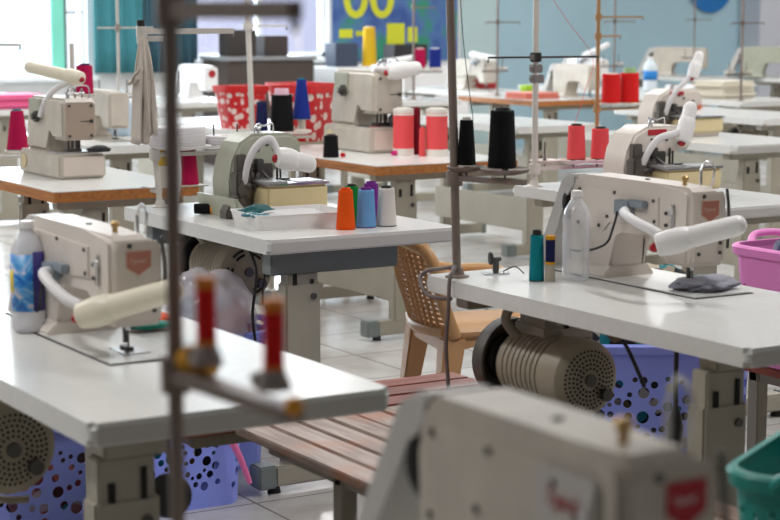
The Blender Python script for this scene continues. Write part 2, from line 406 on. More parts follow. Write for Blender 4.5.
def lockstitch(loc, rot, label, body=CREAM, badge='faded', text=False, lamp=None, detail=True, group='lockstitch sewing machines', headm=WHITEP):
    t = thing('sewing_machine', loc, label, 'sewing machine', rot, group)
    prof = [(-.050,.066),(-.056,.235),(-.052,.254),(-.038,.264),(.10,.268),(.375,.268),(.415,.262),(.432,.240),(.436,.20),(.436,.004),(.262,.004),(.258,.10),(.246,.126),(.215,.140),(.075,.142),(.052,.130),(.044,.066)]
    bb = MB().prism(prof, 'x', -.060, .060, .011, None, 3)
    for v in bb.bm.verts:
        if v.co.x > 0 and v.co.z > .235: v.co.x *= 1 - .62*min(1, (v.co.z-.235)/.03)
    bb.build('machine_body', body, t, 30)
    b = MB().prism([(-.083,.0),(.083,.0),(.083,.010),(.060,.034),(-.060,.034),(-.083,.010)], 'y', .255, .445, .003); b.build('pillar_base', body, t)
    MB().box(-.089, -.12, 0, .089, .46, .0045, .0015).build('bed_plate', body if not detail else LAM, t)
    MB().box(-.094, -.125, 0, .094, .465, .002, .0005).build('bed_gasket', RUBBER, t)
    MB().box(-.03, -.05, .004, .03, .04, .0065, .001).build('needle_plate', CHROME, t)
    MB().cyl((0,0,.05),(0,0,.09),.006).build('needle_bar', CHROME, t)
    f = MB().cyl((.0,.014,.02),(.0,.014,.09),.006); f.box(-.008,-.012,.006,.008,.03,.013,.001); f.cyl((0,.0,.012),(0,0,.055),.0022); f.build('presser_foot', GUN, t)
    # hand wheel and sloping belt guard
    MB().lathe([(0,0),(.045,0),(.062,.006),(.064,.014),(.062,.022),(.045,.03),(0,.03)], (0,.45,.185), (0,1,0), 26).build('handwheel', BLACK if badge != 'none' else GUN, t)
    gx = .10 if text else 0
    MB().prism([(.42,.264),(.455,.262),(.485+gx*.2,.245),(.600+gx,.02),(.600+gx,.004),(.555+gx,.004),(.552+gx,.02),(.462+gx*.2,.205),(.446,.226),(.42,.230)], 'x', -.058, .03, .006).build('belt_guard', mat('light grey guard', srgb(198, 196, 192), .4), t)
    MB().prism([(-.048,.078),(.048,.078),(.052,.096),(.052,.235),(.044,.252),(-.044,.252),(-.052,.235),(-.052,.096)], 'y', -.062, -.053, .003).build('face_plate', body, t)
    if badge == 'faded' or badge == 'red':
        sh = [(-.028,.232),(.028,.232),(.028,.196),(0,.178),(-.028,.196)]
        if badge == 'red': sh = [(.012 + u*.8, .236 + (v-.232)*.8) for u, v in sh]
        bd = MB().prism(sh, 'y', -.0642, -.060).build('badge', BADGE if badge == 'faded' else REDB, t)
        s2 = MB()
        for i in range(5):
            a = Vector((sh[i][0], -.0645, sh[i][1])); c = Vector((sh[(i+1)%5][0], -.0645, sh[(i+1)%5][1])); s2.cyl(a*1, c*1, .0011, None, 6)
        s2.build('badge_border', BADGEB if badge == 'faded' else REDB, bd)
        lettering('Typical', .013 if badge == 'faded' else .0095, (-.021 if badge == 'faded' else -.004, -.0649, .206 if badge == 'faded' else .216), (R(90), 0, 0), BADGEB if badge == 'faded' else WHITEP, bd)
    if badge == 'dot':
        MB().cyl((0,-.066,.20),(0,-.060,.20),.03).build('badge', RED, t)
    if detail:
        # bolted cover on the back, screws, thread guides
        c = MB().prism([(.06,.232),(.405,.240),(.405,.125),(.285,.125),(.262,.152),(.06,.16)], 'x', -.0635, -.058, .002); c.build('back_cover', body, t)
        for y, z in ((.08,.222),(.24,.230),(.39,.228),(.395,.138),(.305,.138),(.27,.165),(.075,.17),(.03,.165),(.03,.195)):
            MB().cyl((-.0665,y,z),(-.062,y,z),.0048,None,10).build('screw', GUN, t)
        for x, z in ((-.02,.243),(.034,.100),(-.034,.100),(.034,.125)):
            MB().cyl((x,-.0655,z),(x,-.061,z),.005,None,10).build('screw', GUN, t)
        MB().cyl((.046,-.0665,.155),(.046,-.061,.155),.009,None,14).build('oil_plug', BLACK, t)
        MB().box(-.066,.0,.15,-.061,.012,.22,.002).cyl((-.07,.006,.20),(-.062,.006,.20),.009).build('thread_guide_plate', CHROME, t)
        MB().cyl((-.02,.012,.262),(-.02,.012,.285),.006).lathe([(.009,.0),(.010,.008),(.006,.012)],(-.02,.012,.278)).build('thread_post', mat('brass', (.55,.36,.16), .35, metal=.8), t)
        MB().tube([(.03,-.03,.262),(.03,-.04,.31),(.03,-.01,.325),(.03,.01,.30)],.003,8).cyl((.03,.01,.262),(.03,.01,.30),.004).build('take_up_guard', CHROME, t)
        MB().tube([(.05,-.066,.26),(.056,-.068,.2),(.056,-.066,.11)],.004,8).build('needle_guard_wire', GUN, t)
        MB().cyl((-.02,.16,.262),(-.02,.16,.2705),.007).build('oil_hole', GUN, t)
    if text:
        MB().box(-.0652,-.01,.180,-.063,.12,.238).build('name_plate', mat('pale label', srgb(200,196,190), .5), t)
        lettering('Typical', .025, (-.0656, .095, .200), (R(90), 0, R(-90)), RED, t)
    if lamp:
        br, neck, p0, p1, r = lamp
        bb = MB().box(br[0]-.012, br[1]-.03, br[2]-.02, br[0]+.012, br[1]+.03, br[2]+.02, .003).box(br[0]-.008, br[1]-.085, br[2]+.004, br[0]+.01, br[1]-.02, br[2]+.024, .003)
        bb.build('lamp_clamp', GREYB, t)
        led_lamp(t, br, neck, p0, p1, r, headm)
        MB().tube([(br[0]-.012, br[1]+.012, br[2]-.01),(br[0]-.018, br[1]+.02, br[2]-.05),(br[0]-.012, br[1]+.06, br[2]-.10),(br[0]-.03, br[1]+.13, br[2]-.125),(br[0]-.03, br[1]+.22, br[2]-.128)], .0032, 8).build('lamp_cord', BLACK, t)
    return t
def lettering(txt, size, loc, rot, m, parent):
    c = bpy.data.curves.new('lettering', 'FONT'); c.body = txt; c.size = size; c.extrude = .0004; c.materials.append(m)
    tmp = bpy.data.objects.new('lettering_curve', c); COL.objects.link(tmp)
    bpy.context.view_layer.update()
    me = bpy.data.meshes.new_from_object(tmp.evaluated_get(bpy.context.evaluated_depsgraph_get()))
    bpy.data.objects.remove(tmp)
    o = bpy.data.objects.new('lettering', me); COL.objects.link(o); o.parent = parent; o.location = loc; o.rotation_euler = rot
    return o

M1 = lockstitch((3.01, 3.555, TOP), 0, 'cream sewing machine on the right table with white capsule lamp', CREAM, 'faded', False,
    ((-.075,.185,.196), [(-.085,.165,.19),(-.125,.12,.19),(-.155,.04,.18),(-.168,-.04,.168),(-.168,-.075,.158)], (-.175,-.09,.137), (-.015,-.215,.192), .030))
M0 = lockstitch((1.455, 3.49, TOP), 0, 'cream sewing machine on the left table with a yellowed capsule lamp', CREAM, 'faded', False,
    ((-.075,.25,.155), [(-.085,.235,.155),(-.115,.19,.160),(-.128,.12,.148),(-.122,.04,.124),(-.108,-.01,.114)], (-.105,-.025,.096), (.035,-.205,.168), .031), headm=CREAMP)
Mf = lockstitch((1.125, 1.392, TOP), 0, 'large blurred sewing machine with red badge nearest the camera', CREAM2, 'red', True)
Mf.scale = (1.06, .74, 1.05); M0.scale = (.97, .97, .94)

def overlock(loc, rot, label, body=GREEN, neck=None, p0=None, p1=None, red_tag=False, group='overlock machines'):
    t = thing('overlock_machine', loc, label, 'overlock machine', rot, group)
    # arched side profile seen from the needle end
    pr = [(-.16,.0),(-.165,.10),(-.15,.16),(-.115,.212),(-.06,.236),(.10,.236),(.14,.226),(.158,.20),(.158,.165),(.14,.15),(.05,.15),(.015,.135),(-.005,.10),(-.01,.0)]
    MB().prism(pr, 'y', -.02, .13, .012, None, 3).build('machine_body', body, t, 30)
    MB().prism([(-.20,0),(.17,0),(.17,.022),(-.17,.022),(-.20,.06),(-.215,.06)], 'y', -.15, .16, .004).build('base', body, t)
    bx = MB().box(-.085, -.17, .022, .185, -.03, .094, .008).build('front_cover', BUFF, t)
    MB().box(-.095, -.175, .094, .19, -.025, .102, .003).build('cloth_plate', CHROME, bx)
    MB().box(-.095, -.178, .100, .0, -.03, .108, .002).box(.05,-.16,.101,.17,-.06,.104,.001).build('slide_cover', mat('brushed plate', (.5,.5,.51), .4, metal=.7), bx)
    g = MB().box(-.165,-.075,.03,-.10,-.02,.13,.006).cyl((-.13,-.08,.08),(-.13,-.02,.08),.03).box(-.10,-.06,.02,-.087,-.02,.15,.003).cyl((-.15,-.09,.04),(-.15,-.02,.04),.018).box(-.15,-.05,.12,-.105,-.02,.18,.004)
    for k in range(16):
        rr_ = random.Random(k); x = rr_.uniform(-.16,-.02); y = rr_.uniform(-.10,-.06); z_ = rr_.uniform(.02,.13)
        g.cyl((x,y,z_),(x+rr_.uniform(-.03,.03),y+.04,z_+rr_.uniform(-.03,.03)), rr_.uniform(.004,.012), None, 8)
    g.build('looper_housing', mat('grimy steel', (.16,.145,.13), .42, metal=.7), t)
    MB().prism([(-.225,0),(-.175,0),(-.17,.065),(-.195,.06),(-.225,.02)], 'y', -.10, -.04, .005).build('side_guard', MATS['grimy steel'], t)
    g = MB().box(-.08,-.035,.108,.02,-.018,.15,.004).box(-.06,-.05,.12,-.03,-.02,.165,.003).cyl((.04,-.03,.102),(.04,-.03,.16),.005).cyl((.055,-.03,.102),(.055,-.03,.15),.004).box(.02,-.07,.102,.075,-.05,.108,.001)
    g.build('presser_assembly', GUN, t)
    g = MB()
    for k in range(4):
        y = -.005 + k*.03
        g.cyl((-.03+.02*k,y,.234),(-.03+.02*k,y,.262),.004); g.lathe([(.009,0),(.011,.004),(.009,.008)],(-.03+.02*k,y,.248),(0,0,1),14)
    g.tube([(-.05,-.01,.236),(-.04,-.01,.262),(.0,.0,.258),(.05,.02,.262),(.06,.03,.236)],.003,8)
    g.build('tension_guide', CHROME, t)
    for x, z in ((-.04,.19),(.03,.19),(.09,.175),(.0,.205)):
        MB().cyl((x,-.026,z),(x,-.02,z),.006,None,10).build('screw', GUN, t)
    MB().lathe([(0,0),(.05,0),(.055,.01),(.05,.025),(0,.025)], (0,.135,.13), (0,1,0), 22).build('handwheel', GUN, t)
    if red_tag: MB().box(-.06,-.0235,.206,.03,-.02,.226,.001).build('name_plate', REDB, t)
    if neck:
        led_lamp(t, neck[0], neck, p0, p1, .031, WHITEP)
    return t
O3 = overlock((2.885, 5.68, TOP), 0, 'grey green overlock machine with white lamp behind the white tray', GREEN,
    [(-.13,-.07,.10),(-.125,-.10,.17),(-.09,-.12,.215),(-.05,-.14,.225),(-.03,-.15,.19)], (-.03,-.165,.175), (.125,-.175,.150))
O2 = overlock((4.50, 5.54, TOP), 0, 'cream overlock machine with a red name plate and upright lamp beside the coral cones', CREAM,
    [(-.12,-.05,.08),(-.115,-.09,.15),(-.08,-.11,.20),(-.03,-.13,.215),(.0,-.13,.222)], (.02,-.135,.200), (.06,-.13,.325), True)
O2.scale = (1.0, 1.0, 1.1); O3.scale = (.86, 1, 1.18)
OR = overlock((6.70, 8.08, TOP), 0, 'cream overlock machine on the far right table with two white lamp heads', CREAM,
    [(-.12,-.05,.08),(-.115,-.09,.17),(-.08,-.11,.24),(-.04,-.13,.28),(-.01,-.13,.31)], (.0,-.135,.31), (.05,-.13,.43), True)
OR.scale = (1.1, 1.0, 1.1)

def coverstitch(loc, rot, label, body=CREAM2, lamp=None, face=BROWNP, group='coverstitch machines'):
    t = thing('coverstitch_machine', loc, label, 'coverstitch machine', rot, group)
    MB().box(-.105,-.24,.0,.105,.24,.105,.010).build('base', body, t)
    MB().box(-.085,-.243,.015,.095,-.239,.092,.001).build('end_cover', mat('pale end cover', srgb(222,208,196), .4), t)
    MB().prism([(-.20,.105),(-.20,.112),(-.06,.112),(-.06,.108)], 'x', -.09, .09, .001).build('cloth_plate', CHROME, t)
    MB().prism([(-.03,.105),(.23,.105),(.225,.15),(.19,.205),(.185,.30),(.165,.335),(-.20,.335),(-.215,.32),(-.215,.17),(-.205,.16),(-.085,.16),(-.075,.21),(-.04,.205),(-.02,.16)], 'x', -.075, .075, .014, None, 3).build('machine_body', body, t, 30)
    MB().prism(rrect(-.062,.165,.062,.32,.012), 'y', -.225, -.213, .003).build('face_plate', face, t)
    for x in (-.048,.048):
        for z in (.18,.305): MB().cyl((x,-.229,z),(x,-.224,z),.006,None,10).build('screw', GUN, t)
    MB().cyl((.048,-.23,.24),(.048,-.224,.24),.008,None,10).box(0,-.226,.238,.04,-.2245,.242).build('latch', GUN, t)
    g = MB()
    for x in (-.03,-.012,.006): g.cyl((x,-.16,.115),(x,-.16,.175),.005)
    g.box(-.045,-.185,.112,.02,-.13,.122,.002).cyl((.02,-.15,.112),(.02,-.15,.17),.007); g.build('needle_assembly', GUN, t)
    g = MB()
    for k in range(3): g.cyl((-.03+.03*k,-.17,.333),(-.03+.03*k,-.17,.375),.005).lathe([(.012,0),(.014,.004),(.012,.01)],(-.03+.03*k,-.17,.35))
    g.tube([(-.05,-.20,.333),(-.04,-.21,.38),(.04,-.21,.385),(.05,-.20,.333)],.003,8); g.build('tension_guide', CHROME, t)
    MB().box(-.082,.03,.24,-.07,.17,.325,.004).build('side_cover', GREEN, t)
    g = MB().cyl((-.082,.06,.25),(-.11,.06,.25),.014).cyl((-.082,.06,.25),(-.098,.06,.25),.024); g.build('tension_knob', GUN, t)
    MB().lathe([(0,0),(.05,0),(.06,.01),(.06,.025),(.04,.035),(0,.035)], (0,.19,.235), (0,1,0), 24).build('handwheel', GUN, t)
    MB().cyl((-.106,.17,.055),(-.11,.17,.055),.03).build('oil_gauge', BUFF, t)
    if lamp:
        neck, p0, p1, r, hm = lamp; led_lamp(t, neck[0], neck, p0, p1, r, hm)
    return t
C4 = coverstitch((2.83, 7.48, TOP), 0, 'beige coverstitch machine at the left with a tan face plate and raised cream lamp', CREAM2,
    ([(-.085,.02,.25),(-.07,.0,.31),(-.03,-.03,.37),(.03,-.06,.40)], (.05,-.10,.415), (-.09,.17,.46), .030, CREAMP))
C5 = coverstitch((4.66, 8.03, TOP), 0, 'beige coverstitch machine beside the two big coral spools', CREAM2,
    ([(-.05,-.16,.32),(-.05,-.20,.345),(-.03,-.24,.345),(.0,-.26,.345)], (-.02,-.27,.335), (.12,-.30,.350), .034, WHITEP), CREAM2)
C5.scale = (1.15,1.0,1.2)
C5['label'] = 'grey beige coverstitch machine on the orange edged table behind the coral spools'

# ------------------------------------------------------------------ motors under the tables
def motor(loc, label, face=MOTOR, slots=False, rot=0):
    t = thing('clutch_motor', loc, label, 'motor', rot, 'clutch motors')
    pr = [(0,-.13),(.07,-.13),(.088,-.12)]
    for k in range(9):
        z = -.12 + k*.021
        pr += [(.092, z), (.092, z+.014), (.086, z+.016), (.086, z+.019)]
    pr += [(.09,.075),(.07,.10),(.03,.11),(0,.11)]
    MB().lathe(pr, (0,0,0), (0,1,0), 40).build('housing', face, t, 30)
    c = MB().lathe([(0,-.215),(.05,-.215),(.085,-.207),(.098,-.195),(.101,-.18),(.101,-.125),(.094,-.12),(0,-.12)], (0,0,0), (0,1,0), 40).build('fan_cover', face, t, 30)
    g = MB()
    if slots:
        for k in range(6):
            a0 = R(60*k-16)
            for rr in (.062,.078): MB().tube([(rr*math.cos(a0+R(j*8)), -.2125 if rr < .07 else -.2095, rr*math.sin(a0+R(j*8))) for j in range(5)], .0045, 6, 1).build('vent_slot', SLOT, c)
    else:
        for i, rr in enumerate((.030,.041,.052,.063,.074)):
            nn = int(2*math.pi*rr/.0115)
            for k in range(nn):
                a = 2*math.pi*k/nn + i*.13
                y = -.2155 if rr < .05 else -.2150 + (rr-.05)*.23
                g.cyl((rr*math.cos(a), y-.0012, rr*math.sin(a)), (rr*math.cos(a), y+.004, rr*math.sin(a)), .0034, None, 6)
    if not slots: g.build('vent_holes', SLOT, c)
    else: g.bm.free()
    MB().cyl((0,-.222,0),(0,-.214,0),.016).cyl((.045,-.232,-.04),(.045,-.208,-.04),.016).build('hub_cap', GUN, c)
    MB().lathe([(0,.11),(.045,.112),(.06,.115),(.064,.13),(.055,.14),(.064,.15),(.06,.165),(0,.168)], (0,0,0), (0,1,0), 28).build('pulley', GUN, t)
    gd = MB().lathe([(0,.175),(.10,.172),(.11,.16),(.112,.112),(.104,.112),(.10,.158),(0,.165)], (0,0,0), (0,1,0), 32).build('pulley_guard', mat('dark olive enamel', srgb(84, 78, 68), .45), t)
    zt = TOP - .0475 - loc[2]
    m = MB().box(-.03,-.06,.08,.03,.08,.115,.005).box(-.02,-.05,.11,.02,.07,zt-.012,.004).box(-.06,-.10,zt-.012,.09,.075,zt,.003)
    m.tube([(-.04,.04,.07),(-.07,.06,.12),(-.05,.06,zt-.016)],.013,10); m.build('mount_bracket', STEELD if False else STEEL, t)
    MB().box(-.035,.02,-.125,.035,.10,-.085,.008).tube([(0,.06,-.11),(.05,.05,-.17),(.12,.04,-.18)],.009,8).build('clutch_lever', MOTOR, t)
    return t
motor((2.77, 3.87, .545), 'grey motor with a perforated fan cover under the right table')
motor((1.25, 3.84, .56), 'grey motor with a perforated fan cover under the left front table')
motor((2.77, 5.79, .585), 'grey motor with slotted end cover under the middle table above the plastic bag', slots=True)

# ------------------------------------------------------------------ thread stands
def saucer(b, x, y, z, r):
    b.lathe([(0,-.004),(r*.5,-.003),(r*.9,.004),(r,.012),(r*.985,.014),(r*.88,.008),(r*.5,.002),(0,.002)], (x,y,z), (0,0,1), 28)
def stand(loc, label, m, h, plates, arm_z, arm, tops=(), lean=(0,0), plate_mat=None, pr=.0105, spindles=True, armt=.005, arm_mat=None):
    """pole with a saucer arm; plates = [(dx, dy, r)] at height arm_z; tops = [(z, dx, dy)] guide arms"""
    t = thing('thread_stand', loc, label, 'thread stand', 0, 'thread stands')
    lx, ly = lean
    L = lambda z: Vector((lx*z/h, ly*z/h, z))
    MB().cyl(L(0), L(h), pr).build('pole', m, t)
    MB().lathe([(.032,0),(.032,.004),(.02,.008),(.015,.025),(0,.025)]).build('flange', m, t)
    b = MB(); c = L(arm_z-.018); b.cyl(c - Vector((0,0,.02)), c + Vector((0,0,.02)), pr*1.9)
    for dx, dy in arm: 
        d = Vector((dx, dy, 0)); n = Vector((-dy, dx, 0)).normalized()*.011
        e = c + d
        for zz in (0,):
            A = [c+n, e+n, e-n, c-n]; 
            lo = [b.bm.verts.new(p + Vector((0,0,-.007))) for p in A]; hi = [b.bm.verts.new(p + Vector((0,0,.007))) for p in A]
            b.bm.faces.new(lo[::-1]); b.bm.faces.new(hi)
            for i in range(4): b.bm.faces.new((lo[i], lo[(i+1)%4], hi[(i+1)%4], hi[i]))
    b.build('saucer_arm', m, t)
    for dx, dy, r in plates:
        b = MB(); p = L(arm_z); saucer(b, p.x+dx, p.y+dy, arm_z, r); s = b.build('saucer', plate_mat or m, t)
        if spindles:
            MB().cyl((p.x+dx,p.y+dy,arm_z-.02),(p.x+dx,p.y+dy,arm_z+.085),.0032,None,8).lathe([(.012,0),(.006,.02),(0,.022)],(p.x+dx,p.y+dy,arm_z)).build('spindle', GUN, s)
    for z, dx, dy in tops:
        c = L(z); e = c + Vector((dx,dy,0))
        b = MB(); b.cyl(c - Vector((0,0,.018)), c + Vector((0,0,.018)), pr*1.8)
        d = Vector((dx,dy,0)); n = Vector((-dy,dx,0)).normalized()*.008
        A = [c+n, e+n, e-n, c-n]
        lo = [b.bm.verts.new(p + Vector((0,0,-armt))) for p in A]; hi = [b.bm.verts.new(p + Vector((0,0,armt))) for p in A]
        b.bm.faces.new(lo[::-1]); b.bm.faces.new(hi)
        for i in range(4): b.bm.faces.new((lo[i], lo[(i+1)%4], hi[(i+1)%4], hi[i]))
        g = b.build('guide_arm', arm_mat or m, t)
        MB().tube([e + Vector((0,0,.0)), e + Vector((.006,.006,-.012)), e + Vector((0,0,-.02)), e + Vector((-.006,-.004,-.01))],.002,6,4).build('thread_eye', GUN, g)
    return t
S1 = stand((2.625, 4.05, TOP), 'brown thread stand with two black cones at the corner of the right table', POLEM, 1.0, [(.03,-.012,.052),(.075,-.125,.066)], .280, [(.085,-.20)], [], lean=(-.012,.035), pr=.0115)
Sf = stand((.80, 1.79, TOP), 'blurred brown thread stand with thin red spools nearest the camera', POLEM, .98, [(.01,-.045,.016),(.01,-.195,.016)], .330, [(.015,-.245)], [(.700,.0,-.28)], lean=(-.0,.0), pr=.0085, armt=.009, spindles=False)
S3 = stand((2.66, 6.06, TOP), 'grey thread stand with white tape rolls at the left end of the middle table', POLEW, .64, [(.09,.0,.105),(.235,.0,.100),(.31,-.04,.075)], .205, [(.36,0)], [(.625,.36,0),(.60,.06,-.05)], lean=(-.05,.03), plate_mat=WHITEP, pr=.0105, armt=.010)
MB().cyl((-.05,.03,.64),(-.051,.03,.665),.014).build('pole_cap', BLACK, S3)
S2 = stand((4.255, 6.0, TOP), 'off white thread stand with two coral cones behind the clear bottle', POLEW, 1.0, [(.07,.03,.06),(.175,-.02,.066),(.28,-.04,.070)], .090, [(.32,-.02)], [(.515,.27,-.05),(.515,-.2,.04)], lean=(0,.0), plate_mat=CREAM, pr=.0125, armt=.004, arm_mat=GUN)
for k, zz in enumerate((.515,.47,.43)): MB().box(-.022,-.016,zz-.016,.020+.006*k,.016,zz+.016,.004).cyl((-.028,.0,zz),(.03,0,zz),.006).build('clamp', mat('worn clamp steel', (.30,.28,.27), .45, metal=.6), S2)
S5 = stand((4.215, 8.42, TOP), 'white thread stand with navy, black and blue cones behind the middle machine', POLEW, 1.0, [(.05,-.02,.05),(.16,-.03,.075),(.26,-.03,.06)], .07, [(.32,-.03)], [(.62,.22,0)], lean=(-.03,.01), plate_mat=CREAM, pr=.014)

# ------------------------------------------------------------------ cones and spools of thread
def cone(loc, r0, r1, h, key, label, core=None, group=None, tip=.006, cat='thread cone', name='thread_cone', ends=None, tilt=None):
    t = thing(name, loc, label, cat, 0, group)
    n = 26; pr = [(0,.002),(r0*.96,.002)]
    for k in range(n+1):
        f = k/n; pr.append(((r0 + (r1-r0)*f) * (1 + .012*math.sin(k*2.4)), .003 + (h-.006)*f))
    pr += [(r1*.93, h-.001),(r1*.5,h-.002),(0,h-.002)]
    MB().lathe(pr, (0,0,0), (0,0,1), 26).build('thread', TH[key], t, 60)
    cm = core or CARD
    MB().lathe([(r0*.99,0),(r0*.99,.003),(r0*.3,.003)],(0,0,0),(0,0,1),22).build('cone_foot', cm, t)
    MB().lathe([(r1*.72,h-.004),(r1*.66,h+tip),(r1*.45,h+tip),(r1*.42,h-.003)],(0,0,0),(0,0,1),22).build('cone_tip', cm, t)
    if ends:
        MB().lathe([(r0*1.01,0),(r0*1.01,ends[0]),(r0*.8,ends[0])],(0,0,0),(0,0,1),26).build('end_collar', cm, t)
        MB().lathe([(r1*.8,h-ends[1]),(r1*1.01,h-ends[1]),(r1*1.01,h),(r1*.5,h+.001)],(0,0,0),(0,0,1),26).build('end_collar', cm, t)
    if tilt: t.rotation_euler = tilt
    return t
g5 = 'thread cones on the middle table'
cone((2.90,5.135,TOP), .0315,.0225,.128,'orange','bright orange thread cone, leftmost on the middle table', group=g5, core=TH['orange'])
cone((2.985,5.245,TOP), .031,.0215,.128,'green','green thread cone between the orange and light blue cones', group=g5, core=BLACK)
cone((2.985,5.150,TOP), .0325,.0260,.124,'lightblue','light blue thread cone on the middle table', group=g5, core=TH['purple'])
cone((3.065,5.255,TOP), .031,.0230,.132,'purple','purple thread cone mostly hidden behind the light blue cone', group=g5, core=TH['purple'])
cone((3.062,5.150,TOP), .0335,.0260,.126,'white','white thread cone at the right end of the row on the middle table', group=g5, core=BLACK)
# black cones of the brown stand
L1 = lambda z, dx, dy: (2.625 - .012*z + dx, 4.05 + .035*z + dy, TOP + z)
cone(L1(.294,.03,-.012), .0255,.0175,.122,'black','slim black thread cone beside the brown pole', core=CARD, group='black thread cones')
cone(L1(.294,.075,-.112), .0375,.031,.150,'black','fat black thread cone on the outer saucer of the brown stand', core=BLACK, group='black thread cones')
# coral cones on the off white stand
zc = TOP+.090+.013
cone((4.27+.175,6.0-.02,zc), .038,.033,.138,'coral','left coral thread cone on the off white stand', group='coral cones', core=BLACK)
cone((4.27+.28,6.0-.04,zc), .038,.034,.124,'coral','right coral thread cone on the off white stand', group='coral cones', core=BLACK)
# cones on the stand behind the middle machine
zc = TOP+.07+.013
cone((4.215+.040,8.40,zc), .032,.026,.155,'navy','dark navy thread cone on the white stand, next to the pole', group='cones behind the middle machine', core=BLACK)
cone((4.215+.150,8.39,zc), .062,.054,.19,'black','tall wide black thread cone with a pink top on the white stand', group='cones behind the middle machine', core=fabric('pale pink', (230,190,206)), tip=.03)
cone((4.215+.265,8.39,zc+.06), .048,.024,.205,'blue','royal blue thread cone, tallest on the white stand', group='cones behind the middle machine', core=TH['teal'])
MB_ = MB().lathe([(.05,0),(.05,.004),(.02,.01),(.02,.056),(.05,.06)],(0,0,0),(0,0,1),20).build('cone_riser', CREAM, None); MB_.location=(4.48,8.39,zc); tag(MB_,'small cream riser under the royal blue thread cone','riser')
# orange edged table
cone((4.28,7.72,TOP), .038,.034,.105,'black','squat black thread cone standing alone on the orange edged table', group='threads on the orange edged table', core=BLACK)
cone((4.65,7.66,TOP), .051,.050,.225,'coral','left big coral spool with white ends', ends=(.034,.03), group='threads on the orange edged table', name='thread_spool', cat='thread spool')
cone((4.76,7.53,TOP), .053,.052,.228,'coral','right big coral spool with white ends, beside the brown pole', ends=(.034,.034), group='threads on the orange edged table', name='thread_spool', cat='thread spool')
cone((4.725,7.67,TOP), .024,.024,.225,'darkred','dark red thread tube between the two big coral spools', group='threads on the orange edged table', name='thread_spool', cat='thread spool', core=TH['darkred'])
cone((4.69,7.55,TOP), .016,.015,.135,'coral','thin coral bobbin standing between the two big coral spools', group='threads on the orange edged table', name='thread_spool', cat='thread spool', core=TH['coral'])
def lying(loc, r, L, key, endm, label, ang, group=None, name='thread_spool'):
    t = thing(name, loc, label, 'thread spool', ang, group)
    MB().lathe([(0,-L/2+.008),(r*.9,-L/2+.002),(r*.94,0),(r*.9,L/2-.008),(0,L/2-.008)],(0,0,r),(1,0,0),20).build('thread', TH[key], t)
    MB().lathe([(r*.3,L/2-.009),(r,L/2-.009),(r,L/2),(r*.45,L/2),(r*.4,L/2-.01)],(0,0,r),(1,0,0),20).build('flange', endm, t)
    return t
lying((2.695,5.77,TOP), .0195,.068,'black', mat('orange spool end', srgb(232,150,30), .4), 'small black spool with an orange end lying on the middle table', -35)
lying((4.60,7.65,TOP), .013,.05,'pink', mat('lime end', srgb(190,190,70),.5), 'small magenta spool lying in front of the coral spools', 20, 'threads on the orange edged table')
lying((4.335,7.70,TOP), .011,.03,'red', CARD, 'tiny red and white bobbin beside the squat black cone', 40, 'threads on the orange edged table')
# right table: teal cone and navy spool
cone((2.765,3.885,TOP), .020,.017,.122,'teal','teal thread cone beside the clear bottle on the right table', core=BLACK, tip=.012)
sp = thing('thread_spool', (2.790,3.86,TOP), 'slim navy spool with yellow ends beside the teal cone', 'thread spool')
MB().cyl((0,0,.050),(0,0,.112),.0125).build('thread', TH['navy'], sp)
for a_, b_ in ((.045,.052),(.110,.120)): MB().cyl((0,0,a_),(0,0,b_),.0128).build('yellow_end', TH['gold'], sp)
MB().lathe([(0,0),(.014,0),(.013,.02),(.011,.046),(0,.046)]).build('core_tube', mat('kraft core', srgb(176,166,150), .6), sp)
# blurred stand: red spools with orange ends on upright holders
for k, (dx, dy, hz, lab) in enumerate(((.01,-.058,.022,'left thin red spool with orange ends on the blurred front stand'), (.01,-.212,.020,'right thin red spool with orange ends on the blurred front stand'))):
    t = thing('thread_spool', (.80+dx, 1.79+dy, TOP+.332), lab, 'thread spool', 0, 'red spools on the front stand')
    MB().lathe([(.018,0),(.016,.008),(.011,.02),(.009,hz)]).build('holder', mat('grey plastic', srgb(150,140,138), .5), t)
    MB().cyl((0,0,hz),(0,0,hz+.062),.0105).build('thread', TH['red'], t)
    for a_, b_ in ((-.006,.004),(.058,.070)): MB().cyl((0,0,hz+a_),(0,0,hz+b_),.0112).build('orange_end', mat('orange spool cap', srgb(226,130,30), .5), t)
yk = MB().lathe([(.0,0),(.014,.0),(.017,.006),(.017,.034),(.014,.04),(0,.04)],(0,0,0),(0,0,1),20).build('tension_knob', mat('amber plastic', srgb(222,160,20), .4), Sf); yk.location = (.005,-.008,.328); yk.rotation_euler=(0,R(90),R(-60))
yk = MB().ball((0,0,0),.010,.010,.010).build('tension_knob', mat('amber plastic 2', srgb(222,150,30), .4), Sf); yk.location = (.012,-.250,.322)

# tapes, cones and cloth on the grey stand
L3 = lambda z, dx, dy: (2.66 - .05*z/.64 + dx, 6.06 + .03*z/.64 + dy, TOP + z)
def roll(loc, r, h, label):
    t = thing('tape_roll', loc, label, 'tape roll', 0, 'white tape rolls')
    MB().lathe([(.016,0),(r*.97,0),(r,.004),(r,h-.004),(r*.97,h),(.02,h),(.016,h-.004),(.016,0)],(0,0,0),(0,0,1),36,False).build('tape', PAPER, t)
    MB().lathe([(.010,0),(.0165,0),(.0165,h+.002),(.010,h+.002),(.010,0)],(0,0,0),(0,0,1),20,False).build('card_core', CARD, t)
    return t
roll(L3(.219,.09,0), .104,.066,'thick roll of white tape on the left saucer of the grey stand')
roll(L3(.219,.275,-.02), .078,.030,'thin roll of white tape on the middle saucer of the grey stand')
